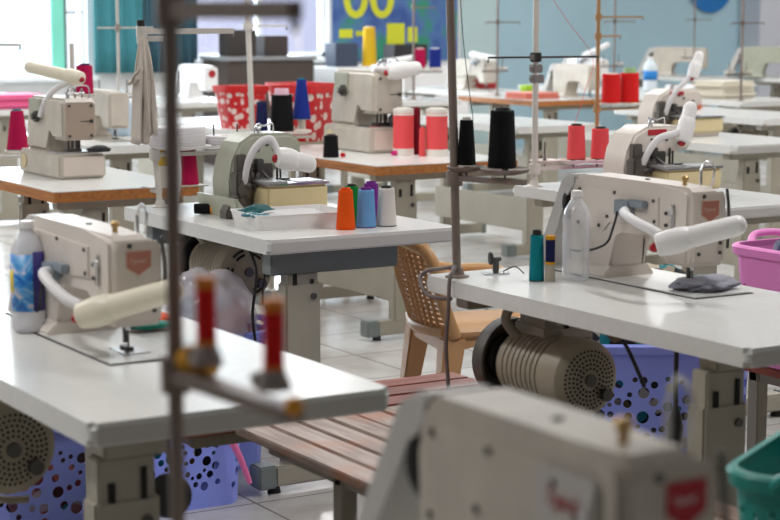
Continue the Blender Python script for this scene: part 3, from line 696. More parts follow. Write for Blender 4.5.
# low tray arm with two cones under the saucers
b = MB(); p = L3(.07,0,0)
b.box(p[0]-.03,p[1]+.0,p[2]-.004,p[0]+.20,p[1]+.085,p[2], .002); b.box(p[0]-.012,p[1]-.012,p[2]-.02,p[0]+.012,p[1]+.05,p[2]-.004,.002)
o = b.build('cone_shelf', POLEW, None); o.parent = S3; o.location = Vector((0,0,0)) - Vector((2.66,6.06,TOP))
cone((p[0]+.045,p[1]+.045,p[2]), .030,.026,.145,'yellow','yellow thread cone on the low shelf of the grey stand', core=CARD, ends=(.075,.004), group='cones under the tape rolls')
cone((p[0]+.135,p[1]+.045,p[2]), .042,.030,.150,'magenta','magenta thread cone under the tape rolls of the grey stand', core=CARD, group='cones under the tape rolls')
# hanging cloth strips
b = MB()
def strip(b, top, bot, w, seed, nz=14, nx=6):
    g = []
    for j in range(nz+1):
        f = j/nz; c = Vector(top).lerp(Vector(bot), f); ww = w*(.35 + .65*min(1, f*2.2)) 
        g.append([b.bm.verts.new(c + Vector((ww*(i/nx-.5), .014*math.sin(i*1.7+seed+f*1.5)*min(1,f*3), .004*math.sin(i*2+j)))) for i in range(nx+1)])
    for j in range(nz):
        for i in range(nx): b.bm.faces.new((g[j][i], g[j][i+1], g[j+1][i+1], g[j+1][i]))
q = L3(.60,0,0)
strip(b, (q[0]-.01,q[1]-.02,q[2]+.01), (q[0]-.03,q[1]-.04,q[2]-.37), .06, 0); strip(b, (q[0]+.0,q[1]-.025,q[2]), (q[0]+.015,q[1]-.05,q[2]-.34), .045, 2); strip(b, (q[0]-.01,q[1]-.03,q[2]-.09), (q[0]-.055,q[1]-.03,q[2]-.16), .04, 4)
o = b.build('cloth_strip', CLOTHM, None, 80); s = o.modifiers.new('thickness','SOLIDIFY'); s.thickness = .003
tag(o, 'cream cloth strips hanging from the top arm of the grey stand', 'cloth')
# loose white ribbon from the thick roll
b = MB(); a = Vector(L3(.22,.03,-.104)); g = []
for j in range(13):
    f = j/12; g.append([b.bm.verts.new(a + Vector((-.012+i*.024 + .01*math.sin(f*4), -.006-.01*math.sin(f*3), .03-.27*f))) for i in range(2)])
for j in range(12): b.bm.faces.new((g[j][0],g[j][1],g[j+1][1],g[j+1][0]))
o = b.build('ribbon', PAPER, None, 80); s = o.modifiers.new('thickness','SOLIDIFY'); s.thickness=.0015
tag(o,'loose end of white ribbon hanging down from the thick tape roll','ribbon')

def strand(pts, m, label):
    o = MB().tube(pts, .0011, 5, 6).build('thread_strand', m); tag(o, label, 'thread', 'thread strands')
strand([(4.535,5.96,.99),(4.53,5.95,1.12),(4.525,5.95,1.275)], TH['coral'], 'coral thread rising from the right coral cone to the guide rod')
strand([(4.43,5.98,1.0),(4.47,5.96,1.15),(4.50,5.95,1.28),(4.40,5.98,1.42),(4.26,6.0,1.60)], TH['coral'], 'coral thread running up from the left coral cone past the guide rod')
strand([(2.66,4.03,1.186),(2.64,4.05,1.4),(2.63,4.07,1.7)], TH['black'], 'black thread rising from the slim black cone')
# ------------------------------------------------------------------ perforated baskets
def basket(loc, L, W, H, m, label, rot=0, taper=.86, seed=1, plain=(), group=None, hole=(.006,.018), handle=True, dens=240, top_band=.07, name='laundry_basket'):
    rnd = random.Random(seed)
    t = thing(name, loc, label, 'basket', rot, group)
    r = .07
    path = rrect(-L/2,-W/2,L/2,W/2,r,6); path.append(path[0])
    seg = [0]
    for a, c in zip(path, path[1:]): seg.append(seg[-1] + math.hypot(c[0]-a[0], c[1]-a[1]))
    P = seg[-1]
    def at(s, z):
        s = s % P
        for i in range(len(seg)-1):
            if seg[i] <= s <= seg[i+1]:
                f = (s-seg[i])/max(1e-9, seg[i+1]-seg[i]); x = path[i][0] + f*(path[i+1][0]-path[i][0]); y = path[i][1] + f*(path[i+1][1]-path[i][1]); break
        k = taper + (1-taper)*z/H
        return Vector((x*k, y*k, z))
    holes = []
    for _ in range(dens*30):
        rr = rnd.uniform(*hole); s = rnd.uniform(.03, P-.03); z = rnd.uniform(.05+rr, H-top_band-rr)
        u = s/P
        if any(a <= u <= c for a, c in plain): continue
        if all((s-h[0])**2 + (z-h[1])**2 > (rr+h[2]+.0045)**2 for h in holes): holes.append((s, z, rr))
        if len(holes) >= dens: break
    V = []; Ed = []
    for s, z, rr in holes:
        i0 = len(V); n = 12
        for k in range(n): V.append(Vector((s + rr*math.cos(2*math.pi*k/n), z + rr*math.sin(2*math.pi*k/n))))
        Ed += [(i0+k, i0+(k+1) % n) for k in range(n)]
    ns = int(P/.028); nz = int(H/.035)
    for i in range(ns+1):
        for j in range(nz+1):
            s = P*i/ns; z = H*j/nz
            if all((s-h[0])**2 + (z-h[1])**2 > (h[2]+.004)**2 for h in holes): V.append(Vector((s, z)))
    vo, eo, fo, _, _, _ = delaunay_2d_cdt(V, Ed, [], 0, 1e-5)
    bm = MB(); vs = [bm.bm.verts.new(at(min(max(v[0],0),P-1e-6) if v[0] < P-1e-6 else 0, v[1])) for v in vo]
    for f in fo:
        cx = sum(vo[i][0] for i in f)/3; cz = sum(vo[i][1] for i in f)/3
        if any((cx-h[0])**2 + (cz-h[1])**2 < (h[2]*.97)**2 for h in holes): continue
        try: bm.bm.faces.new([vs[i] for i in f])
        except ValueError: pass
    bmesh.ops.remove_doubles(bm.bm, verts=bm.bm.verts[:], dist=1e-5)
    w = bm.build('side_wall', m, t, 60)
    w.data.polygons.foreach_set('use_smooth', [False]*len(w.data.polygons))
    sm = w.modifiers.new('thickness', 'SOLIDIFY'); sm.thickness = .003; sm.offset = 0
    k = taper
    MB().prism([(x*k, y*k) for x, y in path[:-1]], 'z', 0, .006).build('bottom', m, t)
    rb = MB(); rp = [at(seg[i], H) for i in range(len(path)-1)]
    prof = [(.0,-.026),(.012,-.022),(.016,.0),(.010,.006),(-.004,.006),(-.004,-.004)]
    rings = []
    for p in rp:
        d = Vector((p.x/(L/2), p.y/(W/2), 0)); d.normalize()
        rings.append([rb.bm.verts.new(p + d*u + Vector((0,0,v))) for u, v in prof])
    for A, B in zip(rings, rings[1:]+rings[:1]):
        for i in range(6): rb.bm.faces.new((A[i], A[(i+1)%6], B[(i+1)%6], B[i]))
    rb.build('rim', m, t)
    if handle:
        for sg in (-1, 1):
            MB().tube([(sg*(L/2+.006),-W*.24,H-.01),(sg*(L/2+.030),-W*.15,H+.016),(sg*(L/2+.034),0,H+.022),(sg*(L/2+.030),W*.15,H+.016),(sg*(L/2+.006),W*.24,H-.01)],.011,10).build('handle', m, t)
    return t
def heap(loc, rx, ry, rz, m, label, seed, rot=0, name='folded_cloth', cat='cloth', group=None, amp=.45, fold=5.0, parent=None, boxy=False):
    b = MB(); r = bmesh.ops.create_icosphere(b.bm, subdivisions=4, radius=1)
    off = Vector((seed*7.3, seed*3.1, seed*1.7))
    for v in r['verts']:
        p = v.co.copy(); n1 = noise.noise(p*1.6+off); n2 = abs(noise.noise(p*fold*.5+off*2)); n3 = noise.noise(p*fold+off)
        k = 1 + amp*(.55*n1 + .5*(.35-n2) + .18*n3)
        if boxy:
            mxy = max(abs(p.x), abs(p.y), abs(p.z)); p = p*(.55 + .45/mxy)*.9
        v.co = Vector((p.x*k*rx, p.y*k*ry, max(p.z*k, -.55 if not boxy else -1)*rz))
    mz = min(v.co.z for v in b.bm.verts)
    for v in b.bm.verts: v.co.z -= mz
    o = b.build(name, m, parent, 180); o.location = loc; o.rotation_euler = (0,0,R(rot))
    if label: tag(o, label, cat, group)
    return o
def scrap_mat(name, cols, scale):
    m = bpy.data.materials.new(name); m.use_nodes = True; nt = m.node_tree; b = nt.nodes['Principled BSDF']; b.inputs['Roughness'].default_value = .9
    tc = nt.nodes.new('ShaderNodeTexCoord'); v = nt.nodes.new('ShaderNodeTexVoronoi'); v.inputs['Scale'].default_value = scale
    sp_ = nt.nodes.new('ShaderNodeSeparateColor'); rp = nt.nodes.new('ShaderNodeValToRGB'); rp.color_ramp.interpolation = 'CONSTANT'; e = rp.color_ramp.elements
    e[0].color = srgb(*cols[0]) + (1,); e[1].position = 1/len(cols); e[1].color = srgb(*cols[1]) + (1,)
    for k, c in enumerate(cols[2:]): q = e.new((k+2)/len(cols)); q.color = srgb(*c) + (1,)
    nt.links.new(tc.outputs['Object'], v.inputs['Vector']); nt.links.new(v.outputs['Color'], sp_.inputs['Color']); nt.links.new(sp_.outputs['Red'], rp.inputs['Fac']); nt.links.new(rp.outputs['Color'], b.inputs['Base Color'])
    return m
SCRAP = scrap_mat('mixed fabric scraps', ((20,20,24),(30,30,34),(150,140,120),(20,120,124),(36,30,30),(90,70,40),(60,60,64),(180,170,150)), 26)
SCRAPR = scrap_mat('rose fabric scraps', ((90,40,40),(200,140,120),(40,24,24),(10,130,140),(140,60,60),(220,200,190),(60,40,40),(190,110,90)), 20)
gb = 'perforated laundry baskets'
# under and behind the left front table
basket((2.28,5.18,FL), .42,.32,.40, BASKB, 'blue perforated laundry basket on the floor left of the table foot, pink cord hanging out', 0, .93, 11, (), gb, dens=330)
basket((1.64,4.47,FL), .46,.36,.50, BASKB, 'blue perforated laundry basket behind the leg of the left front table', 0, .88, 5, ((.055,.075),), gb, dens=330)
heap((2.28,5.18,FL+.012), .175,.13,.30, SCRAP, 'heap of mixed fabric scraps in the blue basket by the table foot', 3, group='cloth in the baskets', amp=.14, boxy=True)
heap((1.64,4.47,FL+.012), .195,.145,.38, SCRAPR, 'brown, rose and teal scraps in the basket behind the table leg', 4, group='cloth in the baskets', amp=.14, boxy=True)
o = MB().tube([(2.40,5.06,.16),(2.41,5.00,.165),(2.435,4.99,.12),(2.46,4.99,.06),(2.475,4.99,.02)],.013,10,6,.008).build('pink_cord', fabric('hot pink', (244,120,176))); tag(o,'pink cloth strip hanging from a hole of the blue basket','cloth')
# basket with plastic bag below the middle table
basket((2.585,5.535,FL), .36,.30,.46, BASKB, 'blue laundry basket holding the stuffed clear plastic bag', 0, .88, 21, (), gb, dens=100)
def bag_mat():
    m = bpy.data.materials.new('thin clear plastic'); m.use_nodes = True; nt = m.node_tree
    b = nt.nodes['Principled BSDF']; b.inputs['Base Color'].default_value = (.95,.90,.95,1); b.inputs['Roughness'].default_value = .18; b.inputs['Alpha'].default_value = .5; b.inputs['Specular IOR Level'].default_value = .8
    return m
BAGM = bag_mat()
bag = heap((2.575,5.50,.345), .175,.15,.175, BAGM, 'clear plastic bag stuffed with pale clothes, in the blue basket', 31, 20, 'plastic_bag', 'plastic bag', amp=.5, fold=7)
for i, (dx,dy,dz,r,c,l) in enumerate(((-.06,.0,.03,.11,(226,186,220),'lilac'),(.08,-.02,.02,.10,(224,170,170),'rose brown'),(.0,.05,.10,.11,(232,228,236),'white'),(-.09,-.05,.12,.07,(180,206,226),'pale blue'),(.1,.05,.08,.08,(214,130,150),'dark rose'))):
    heap((2.575+dx*.8,5.49+dy*.6,.36+dz*.75), r*.82,r*.72,r*.78, fabric('bag '+l, c), l+' garment inside the clear plastic bag', 40+i, 0, 'garment', 'garment', 'garments in the plastic bag')
# behind the right table
basket((3.55,4.37,FL), .55,.38,.53, BASKB, 'tall blue perforated laundry basket behind the motor of the right table', -31, .90, 7, ((.045,.075),(.125,.15)), gb, hole=(.007,.020), dens=420, top_band=.09)
heap((3.55,4.37,FL+.012), .22,.15,.40, SCRAP, 'mixed dark cloth scraps in the tall blue basket', 12, -31, group='cloth in the baskets', amp=.12, boxy=True)
# pink basket on the far bench
basket((3.685,3.74,.475), .50,.36,.33, BASKP, 'pink plastic basket with navy and grey cloth behind the right machine', 90, .88, 17, (), gb, dens=60, top_band=.10)
heap((3.64,3.86,.488), .10,.085,.235, fabric('navy', (26,40,84)), 'navy cloth heaped in the pink basket', 15, 40, group='cloth in the baskets')
heap((3.70,3.66,.488), .10,.085,.25, fabric('grey', (88,90,100)), 'grey cloth heaped over the edge of the pink basket', 16, 10, group='cloth in the baskets')
# teal basket nearest on the weathered bench
basket((2.25,2.21,.475), .42,.34,.24, BASKT, 'teal plastic basket at the lower right corner, partly behind the blurred machine', 30, .88, 19, (), gb, hole=(.006,.008), dens=240, top_band=.05)

# ------------------------------------------------------------------ benches
def bench(x0, y0, x1, y1, z, along, n, m, label, gap=.010, legm=STEEL, thick=.022, leg_in=.07, leg_iny=None, leg_l=None):
    leg_l = leg_l or leg_in
    leg_iny = leg_iny or leg_in
    t = thing('slatted_bench', ((x0+x1)/2,(y0+y1)/2,0), label, 'bench', 0, 'slatted benches')
    hx, hy = (x1-x0)/2, (y1-y0)/2; rnd = random.Random(int(x0*100))
    W = (2*hx if along == 'y' else 2*hy); w = (W-gap*(n-1))/n
    for k in range(n):
        a = -W/2 + k*(w+gap); dz = rnd.uniform(-.0015,.0015)
        if along == 'y': b = MB().box(a,-hy,z-thick+dz,a+w,hy,z+dz,.003)
        else: b = MB().box(-hx,a,z-thick+dz,hx,a+w,z+dz,.003)
        b.build('slat', m, t)
    for sx in (-1,1):
        for sy in (-1,1):
            lx = hx-leg_in if sx > 0 else leg_l-hx
            MB().box(lx-.02, sy*(hy-leg_iny)-.022, FL, lx+.02, sy*(hy-leg_iny)+.022, z-thick, .003).build('leg', legm, t)
    a = MB()
    for s in (-1,1):
        a.box(-hx+leg_in-.02, s*(hy-leg_iny)-.015, z-thick-.04, hx-leg_in+.02, s*(hy-leg_iny)+.015, z-thick, .002)
        a.box(s*(hx-leg_in)-.015, -hy+leg_in, z-thick-.04, s*(hx-leg_in)+.015, hy-leg_in, z-thick, .002)
    a.build('apron', legm, t)
    return t
bench(1.92, 2.02, 2.47, 3.95, .47, 'y', 7, GREYW, 'long weathered wooden bench in front of the left front table', leg_iny=.42)
bench(1.66, 3.97, 2.74, 4.25, .47, 'x', 3, REDW, 'red brown slatted bench between the two front tables, edge to edge with the weathered bench', leg_in=.2, leg_iny=.06, leg_l=.025)
bench(3.53, 2.65, 4.12, 4.02, .47, 'y', 6, REDWY, 'red brown slatted bench behind the right table, pink basket on it')

# ------------------------------------------------------------------ chair
ch = thing('plastic_armchair', (3.575,5.36,FL), 'tan plastic armchair with a lattice back behind the middle table', 'chair', -14)
z = .43
MB().prism(rrect(-.20,-.215,.23,.215,.05), 'z', z-.03, z, .010, None, 3).build('seat', TAN, ch)
ap = MB().prism([(-.20,.33),(-.20,z-.01),(.22,z-.01),(.22,.33),(.18,.37),(.10,.385),(-.08,.385),(-.16,.37)], 'y', -.215, -.200, .003).prism([(-.20,.33),(-.20,z-.01),(.22,z-.01),(.22,.33),(.18,.37),(.10,.385),(-.08,.385),(-.16,.37)], 'y', .200, .215, .003)
ap.box(.205,-.2,.36,.225,.2,z-.01,.003).box(-.205,-.2,.36,-.19,.2,z-.01,.003); ap.build('apron', TAN, ch)
for sx, sy in ((-1,-1),(-1,1),(1,-1),(1,1)):
    x = .185 if sx > 0 else -.17; y = sy*.185
    b = MB(); q = [Vector((x + sx*.055, y + sy*.03, 0)), Vector((x, y, z-.02))]
    A = []
    for c, w in ((q[0], .022), (q[1], .040)):
        A.append([b.bm.verts.new(c + Vector((u*w, v*w, 0))) for u, v in ((-1,-1),(1,-1),(1,1),(-1,1))])
    b.bm.faces.new(A[0][::-1]); b.bm.faces.new(A[1])
    for i in range(4): b.bm.faces.new((A[0][i],A[0][(i+1)%4],A[1][(i+1)%4],A[1][i]))
    b._bev(b.bm.faces[:], .006); b.build('leg', TAN, ch)
bk = thing('x', (0,0,0), None, None); bpy.data.objects.remove(bk)
def bp(y, s): # point of the back plane: s = height above the seat, y across
    s = s*.70
    return Vector((-.19 - .26*s - .05*(1-(y/.22)**2), y, z + s))
b = MB()
b.tube([bp(-.215,-.02)+Vector((.02,0,0)), bp(-.225,.15), bp(-.225,.34), bp(-.19,.42)], .022, 10); b.tube([bp(.215,-.02)+Vector((.02,0,0)), bp(.225,.15), bp(.225,.34), bp(.19,.42)], .022, 10)
b.tube([bp(-.2,.41), bp(-.1,.44), bp(0,.445), bp(.1,.44), bp(.2,.41)], .024, 10); b.tube([bp(-.2,.0), bp(0,-.01), bp(.2,.0)], .02, 10)
back = b.build('backrest', TAN, ch)
b = MB()
for k in range(11): y = -.17 + .034*k; b.tube([bp(y,.0), bp(y,.2), bp(y,.43)], .0065, 6, 3)
for k in range(17): s = .03 + .025*k; b.tube([bp(-.2,s), bp(0,s), bp(.2,s)], .0060, 6, 3)
b.build('lattice', TAN, back)
for sg in (-1,1):
    MB().tube([bp(sg*.225,.30), Vector((-.20,sg*.25,z+.20)), Vector((-.04,sg*.262,z+.155)), Vector((.12,sg*.26,z+.145)), Vector((.20,sg*.25,z+.11)), Vector((.215,sg*.225,z+.02)), Vector((.215,sg*.21,z-.02))], .020, 10).build('armrest', TAN, ch)

# ------------------------------------------------------------------ things on the tables
# tray with scissors and trims on the middle table
tr = thing('plastic_tray', (2.80,5.33,TOP), 'white plastic tray in front of the overlock, scissors in it', 'tray', -4)
b = MB(); rings = []
for r_, z_ in ((0,.003),(0,.003),(.012,.050),(.018,.050),(.018,.047),(.016,.046),(.004,0),):
    rings.append([b.bm.verts.new((x, y, z_)) for x, y in rrect(-.150-r_,-.105-r_,.150+r_,.105+r_,.02,4)])
for A, B in zip(rings[1:], rings[2:]):
    n_ = len(A)
    for i in range(n_): b.bm.faces.new((A[i], A[(i+1)%n_], B[(i+1)%n_], B[i]))
b.bm.faces.new(rings[1]); b.bm.faces.new(rings[-1][::-1]); b.build('tray_body', WHITEP, tr)
sc = thing('scissors', (2.70,5.30,TOP+.040), 'scissors with teal handles lying in the white tray', 'scissors', 20)
TEALP = mat('teal handle plastic', srgb(20,110,130), .4)
for s in (-1,1):
    g = []
    MB().tube([(.03*math.cos(a)-.055, s*.022+.019*math.sin(a), .006) for a in [R(20*k) for k in range(19)]], .005, 8, 1).build('handle', TEALP, sc)
MB().prism([(-.03,-.006),(.12,-.001),(.12,.001),(-.03,.008)], 'z', .004,.006).prism([(-.03,.006),(.12,.003),(.12,.001),(-.03,-.008)], 'z', .0065,.0085).build('blades', CHROME, sc)
heap((2.80,5.33,TOP+.004), .12,.085,.032, fabric('white scraps', (214,212,212)), 'white fabric scraps filling the white tray', 51, group='scraps in the tray', amp=.3)
heap((2.72,5.42,TOP+.015), .07,.03,.030, fabric('dark green scraps', (24,90,92)), 'dark teal trim at the back of the white tray', 52, group='scraps in the tray', amp=.4)
# small tweezers or screwdriver behind the orange cone
o = MB().tube([(2.93,5.43,TOP+.006),(3.02,5.41,TOP+.03),(3.06,5.40,TOP+.055)],.009,8).build('screwdriver', mat('yellow blue handle', srgb(226,190,40), .4)); tag(o,'yellow handled screwdriver behind the orange cone','screwdriver')
# bottles
def bottle(loc, h, r, label, m, capm, labelm=None, purple=None):
    t = thing('plastic_bottle', loc, label, 'bottle')
    pr = [(0,.004),(r*.75,0),(r*.96,.008),(r,.02),(r*.985,h*.25),(r*.94,h*.28),(r*.985,h*.31),(r,h*.45),(r*.97,h*.6),(r,h*.68),(r*.9,h*.77),(r*.6,h*.86),(r*.36,h*.915),(r*.36,h*.95),(0,h*.95)]
    MB().lathe(pr,(0,0,0),(0,0,1),28).build('bottle_body', m, t, 60)
    MB().cyl((0,0,h*.935),(0,0,h),r*.42,r*.40,20).build('cap', capm, t)
    return t
CLEAR = bpy.data.materials.new('clear bottle plastic'); CLEAR.use_nodes = True
b_ = CLEAR.node_tree.nodes['Principled BSDF']; b_.inputs['Base Color'].default_value = (.86,.88,.92,1); b_.inputs['Roughness'].default_value = .06; b_.inputs['Alpha'].default_value = .16; b_.inputs['Specular IOR Level'].default_value = .9
nt = CLEAR.node_tree; lw = nt.nodes.new('ShaderNodeLayerWeight'); lw.inputs['Blend'].default_value = .45
mr = nt.nodes.new('ShaderNodeMapRange'); mr.inputs['To Min'].default_value = .22; mr.inputs['To Max'].default_value = .95
nt.links.new(lw.outputs['Facing'], mr.inputs['Value']); nt.links.new(mr.outputs['Result'], b_.inputs['Alpha'])
bt = bottle((2.862,3.845,TOP), .235,.036,'clear empty plastic bottle beside the machine on the right table', CLEAR, WHITEP)
BOTM = bpy.data.materials.new('milky bottle plastic'); BOTM.use_nodes = True
b_ = BOTM.node_tree.nodes['Principled BSDF']; b_.inputs['Base Color'].default_value = (.80,.80,.84,1); b_.inputs['Roughness'].default_value = .2; b_.inputs['Alpha'].default_value = .75
b2 = bottle((1.365,3.83,TOP), .245,.038,'detergent bottle with a blue and purple label at the left edge of the picture', BOTM, WHITEP)
lb = bpy.data.materials.new('blue swirl label'); lb.use_nodes = True; nt = lb.node_tree; b_ = nt.nodes['Principled BSDF']; b_.inputs['Roughness'].default_value = .4
tc = nt.nodes.new('ShaderNodeTexCoord'); n_ = nt.nodes.new('ShaderNodeTexNoise'); n_.inputs['Scale'].default_value = 22; n_.inputs['Distortion'].default_value = 1.2
rp = nt.nodes.new('ShaderNodeValToRGB'); e_ = rp.color_ramp.elements; e_[0].position=.40; e_[0].color = srgb(24,110,200)+(1,); e_[1].position=.64; e_[1].color = srgb(216,210,226)+(1,); q_ = e_.new(.5); q_.color = srgb(70,160,220)+(1,)
nt.links.new(tc.outputs['Object'], n_.inputs['Vector']); nt.links.new(n_.outputs['Fac'], rp.inputs['Fac']); nt.links.new(rp.outputs['Color'], b_.inputs['Base Color'])
def wrap(a0, a1, z0, z1, r, m, name, par):
    b = MB(); n = 16; g = []
    for z_ in (z0, z1): g.append([b.bm.verts.new((r*math.cos(R(a0+(a1-a0)*k/n)), r*math.sin(R(a0+(a1-a0)*k/n)), z_)) for k in range(n+1)])
    for k in range(n): b.bm.faces.new((g[0][k], g[0][k+1], g[1][k+1], g[1][k]))
    o = b.build(name, m, par, 60); s = o.modifiers.new('thickness','SOLIDIFY'); s.thickness = .0006; return o
wrap(150, 266, .050, .175, .0386, lb, 'front_label', b2)
wrap(266, 316, .050, .180, .0386, mat('purple label', srgb(52,44,120), .4), 'back_label', b2)
wrap(160, 196, .09, .14, .0390, mat('yellow label patch', srgb(226,200,40), .4), 'label_patch', b2)
# cloths on tables
heap((3.045,3.545,TOP+.0065), .105,.07,.016, fabric('slate grey', (138,138,152)), 'crumpled slate grey cloth under the needle of the right machine', 61, 25, amp=.55, fold=7)
heap((1.615,3.76,TOP+.006), .06,.035,.016, fabric('orange red', (232,84,40)), 'orange red trim under the needle of the left machine', 62, 0, amp=.3)
heap((1.60,3.70,TOP+.006), .06,.022,.010, fabric('sea green', (30,140,124)), 'sea green trim beside the orange red trim on the left machine', 63, 0, amp=.3)
heap((4.72,7.80,TOP+.115), .05,.09,.055, fabric('dark navy', (18,24,44)), 'navy cloth under the needles of the grey beige coverstitch machine', 64, 0, amp=.3)
heap((2.90,7.235,TOP+.112), .05,.03,.018, fabric('soft black', (30,30,32)), 'black cloth under the needles of the left coverstitch machine', 65, 0, amp=.3)
pt = thing('plastic_tray', (4.50,5.82,TOP), 'shallow pink tray under the coral thread cones', 'tray')
MB().prism(rrect(-.16,-.10,.16,.10,.03), 'z', 0, .006).prism(rrect(-.16,-.10,.16,.10,.03), 'z', .006, .028, .004).build('tray_body', BASKP, pt)
# bobbin winder on the right table
bw = thing('bobbin_winder', (2.745,4.045,TOP), 'small dark bobbin winder beside the brown pole on the right table', 'bobbin winder', -20)
MB().box(-.035,-.018,0,.035,.018,.004,.001).build('base_plate', CHROME, bw)
MB().box(-.008,-.006,.004,.008,.006,.04,.002).cyl((-.012,.0,.04),(.014,0,.04),.006).build('bracket', GUN, bw)
MB().lathe([(0,0),(.016,0),(.018,.004),(.016,.008),(0,.008)],(-.018,0,.042),(1,0,0),20).build('wheel', RUBBER, bw)
MB().tube([(.02,.0,.006),(.05,-.01,.02),(.07,-.03,.004)],.002,6).build('wire_arm', GUN, bw)
# power cable at the brown pole and cords under the tables
def cable(pts, r, m, label, name='power_cable', cat='cable'):
    o = MB().tube(pts, r, 8, 8).build(name, m); return tag(o, label, cat)
cable([(2.628,4.05,.80),(2.605,4.085,.79),(2.580,4.125,.781),(2.562,4.135,.76),(2.560,4.10,.725),(2.567,4.05,.718),(2.59,4.02,.719)], .0055, mat('grey brown cable', srgb(116,104,100), .5), 'grey cable looped over the corner of the right table by the brown pole')
cable([(2.612,4.04,.80),(2.585,4.01,.792),(2.560,3.985,.775),(2.553,3.98,.70),(2.553,3.99,.60),(2.56,3.99,.50),(2.555,3.985,.475)], .0055, MATS['grey brown cable'], 'grey cable hanging from the brown pole down to the red bench')
cable([(2.86,3.43,.727),(2.865,3.435,.66),(2.86,3.43,.58),(2.862,3.43,.50)], .006, BLACK, 'black lead hanging under the right table in front of the blue basket')
pl = MB().lathe([(0,0),(.012,.0),(.018,.02),(.020,.06),(.014,.09),(.006,.11),(0,.11)],(0,0,0),(0,0,1),16).build('hand_switch', BLACK); pl.location = (2.862,3.43,.40); tag(pl,'black plug hanging on the lead under the right table','plug')
cable([(2.80,3.60,.73),(2.80,3.58,.68),(2.81,3.54,.62),(2.82,3.50,.55)], .005, BLACK, 'black belt slanting from the right table down to its motor', 'drive_belt', 'belt')
cable([(2.60,5.24,.720),(2.62,5.22,.64),(2.61,5.23,.5),(2.62,5.22,.38)], .005, BLACK, 'black cord hanging under the middle table beside its motor')
cable([(2.70,5.20,.720),(2.68,5.23,.68),(2.66,5.25,.60),(2.66,5.255,.53)], .004, BLACK, 'black cord slanting under the middle table towards the bag')
# knee lifter pad under the left front table
kn = thing('knee_lifter', (1.51,3.42,0), 'round black knee pad hanging under the left front table', 'knee lifter')
MB().lathe([(0,-.012),(.040,-.012),(.047,-.004),(.047,.006),(.040,.012),(0,.012)],(0,0,.475),(-.45,-.85,0),28).build('pad', BLACK, kn)
MB().tube([(.01,.012,.475),(.02,.03,.52),(.01,.04,.60),(.0,.05,.724)],.006,8).build('rod', GUN, kn)
# teal caster foot seen on the floor
# ------------------------------------------------------------------ background
gbt = 'background tables'
def bg_table(x0,y0,x1,y1,label,wood_edge=False):
    t = table(x0,y0,x1,y1,label,wood_edge,rad=.02,legs=(.2,.3),feet=False); return t
bg_table(3.55, 8.95, 4.20, 10.2, 'white table behind the left coverstitch machine, teal cone on it')
bg_table(5.75, 12.9, 6.45, 14.1, 'white table in front of the dark curtain with a white machine on it')
bg_table(4.75, 9.75, 5.45, 11.1, 'white table behind the middle row carrying the red baskets')
bg_table(8.35, 11.75, 9.05, 12.9, 'orange edged table far behind the brown pole', True)
bg_table(6.35, 9.15, 7.0, 10.5, 'grey white table behind the coral cones stand')
bg_table(8.75, 13.0, 9.4, 14.6, 'white table against the back wall behind the brown pole')
bg_table(10.0, 12.5, 10.65, 14.4, 'white table in front of the blue wall, machine with tilted lamp on it')
bg_table(8.2, 9.0, 8.9, 10.6, 'white table at the right edge behind the far right table')
bg_table(9.6, 10.8, 10.3, 12.4, 'white table with fabric stacks at the far right')
bg_table(12.6, 14.9, 13.2, 16.3, 'white table against the blue wall at the right')
bg_table(13.25, 13.5, 13.9, 14.85, 'white table in front of the white pillar')
bg_table(4.2, 12.6, 4.9, 13.8, 'white table under the bright window at the left')
bg_table(4.0, 15.0, 4.7, 16.3, 'white table closest to the bright window')
bg_table(7.3, 12.2, 7.95, 13.4, 'white table behind the red baskets')
def bg_lock(loc, label, m, badge='none', lamp=None, rot=0):
    return lockstitch(loc, rot, label, m, badge, False, lamp, False, 'background sewing machines')
bg_lock((6.28,13.32,TOP), 'white sewing machine with a round red badge in front of the dark curtain', WHITEP, 'dot')
bg_lock((3.85,9.35,TOP), 'beige sewing machine behind the hanging cloth strips', CREAM2, 'none')
bg_lock((9.05,13.5,TOP), 'beige sewing machine right of the brown pole far behind', CREAM2, 'none', ((-.075,.1,.24),[(-.08,.1,.25),(-.1,.05,.30),(-.12,0,.32)],(-.13,.04,.315),(-.05,-.24,.28),.03))
bg_lock((10.25,13.45,TOP), 'white sewing machine in front of the blue wall left of the orange stand', WHITEP, 'none', ((-.075,.2,.24),[(-.08,.2,.24),(-.1,.1,.28),(-.1,0,.32)],(-.1,.1,.29),(0,-.14,.40),.03))
bg_lock((13.0,15.3,TOP), 'beige sewing machine against the blue wall right of centre', CREAM2, 'none', None, 35).scale = (1.15,1.15,1.15)
bg_lock((13.5,14.4,TOP), 'green grey sewing machine in front of the white pillar', GREEN, 'none', None, 35).scale = (1.2,1.2,1.2)
bg_lock((8.98,11.9,TOP), 'beige sewing machine on the orange edged table far behind', CREAM2, 'none')
bg_lock((7.65,12.55,TOP), 'pale sewing machine far behind the middle coverstitch machine', WHITEP, 'none', ((-.075,.2,.24),[(-.08,.2,.24),(-.1,.1,.28),(-.1,0,.30)],(-.1,.1,.29),(0,-.14,.33),.03))
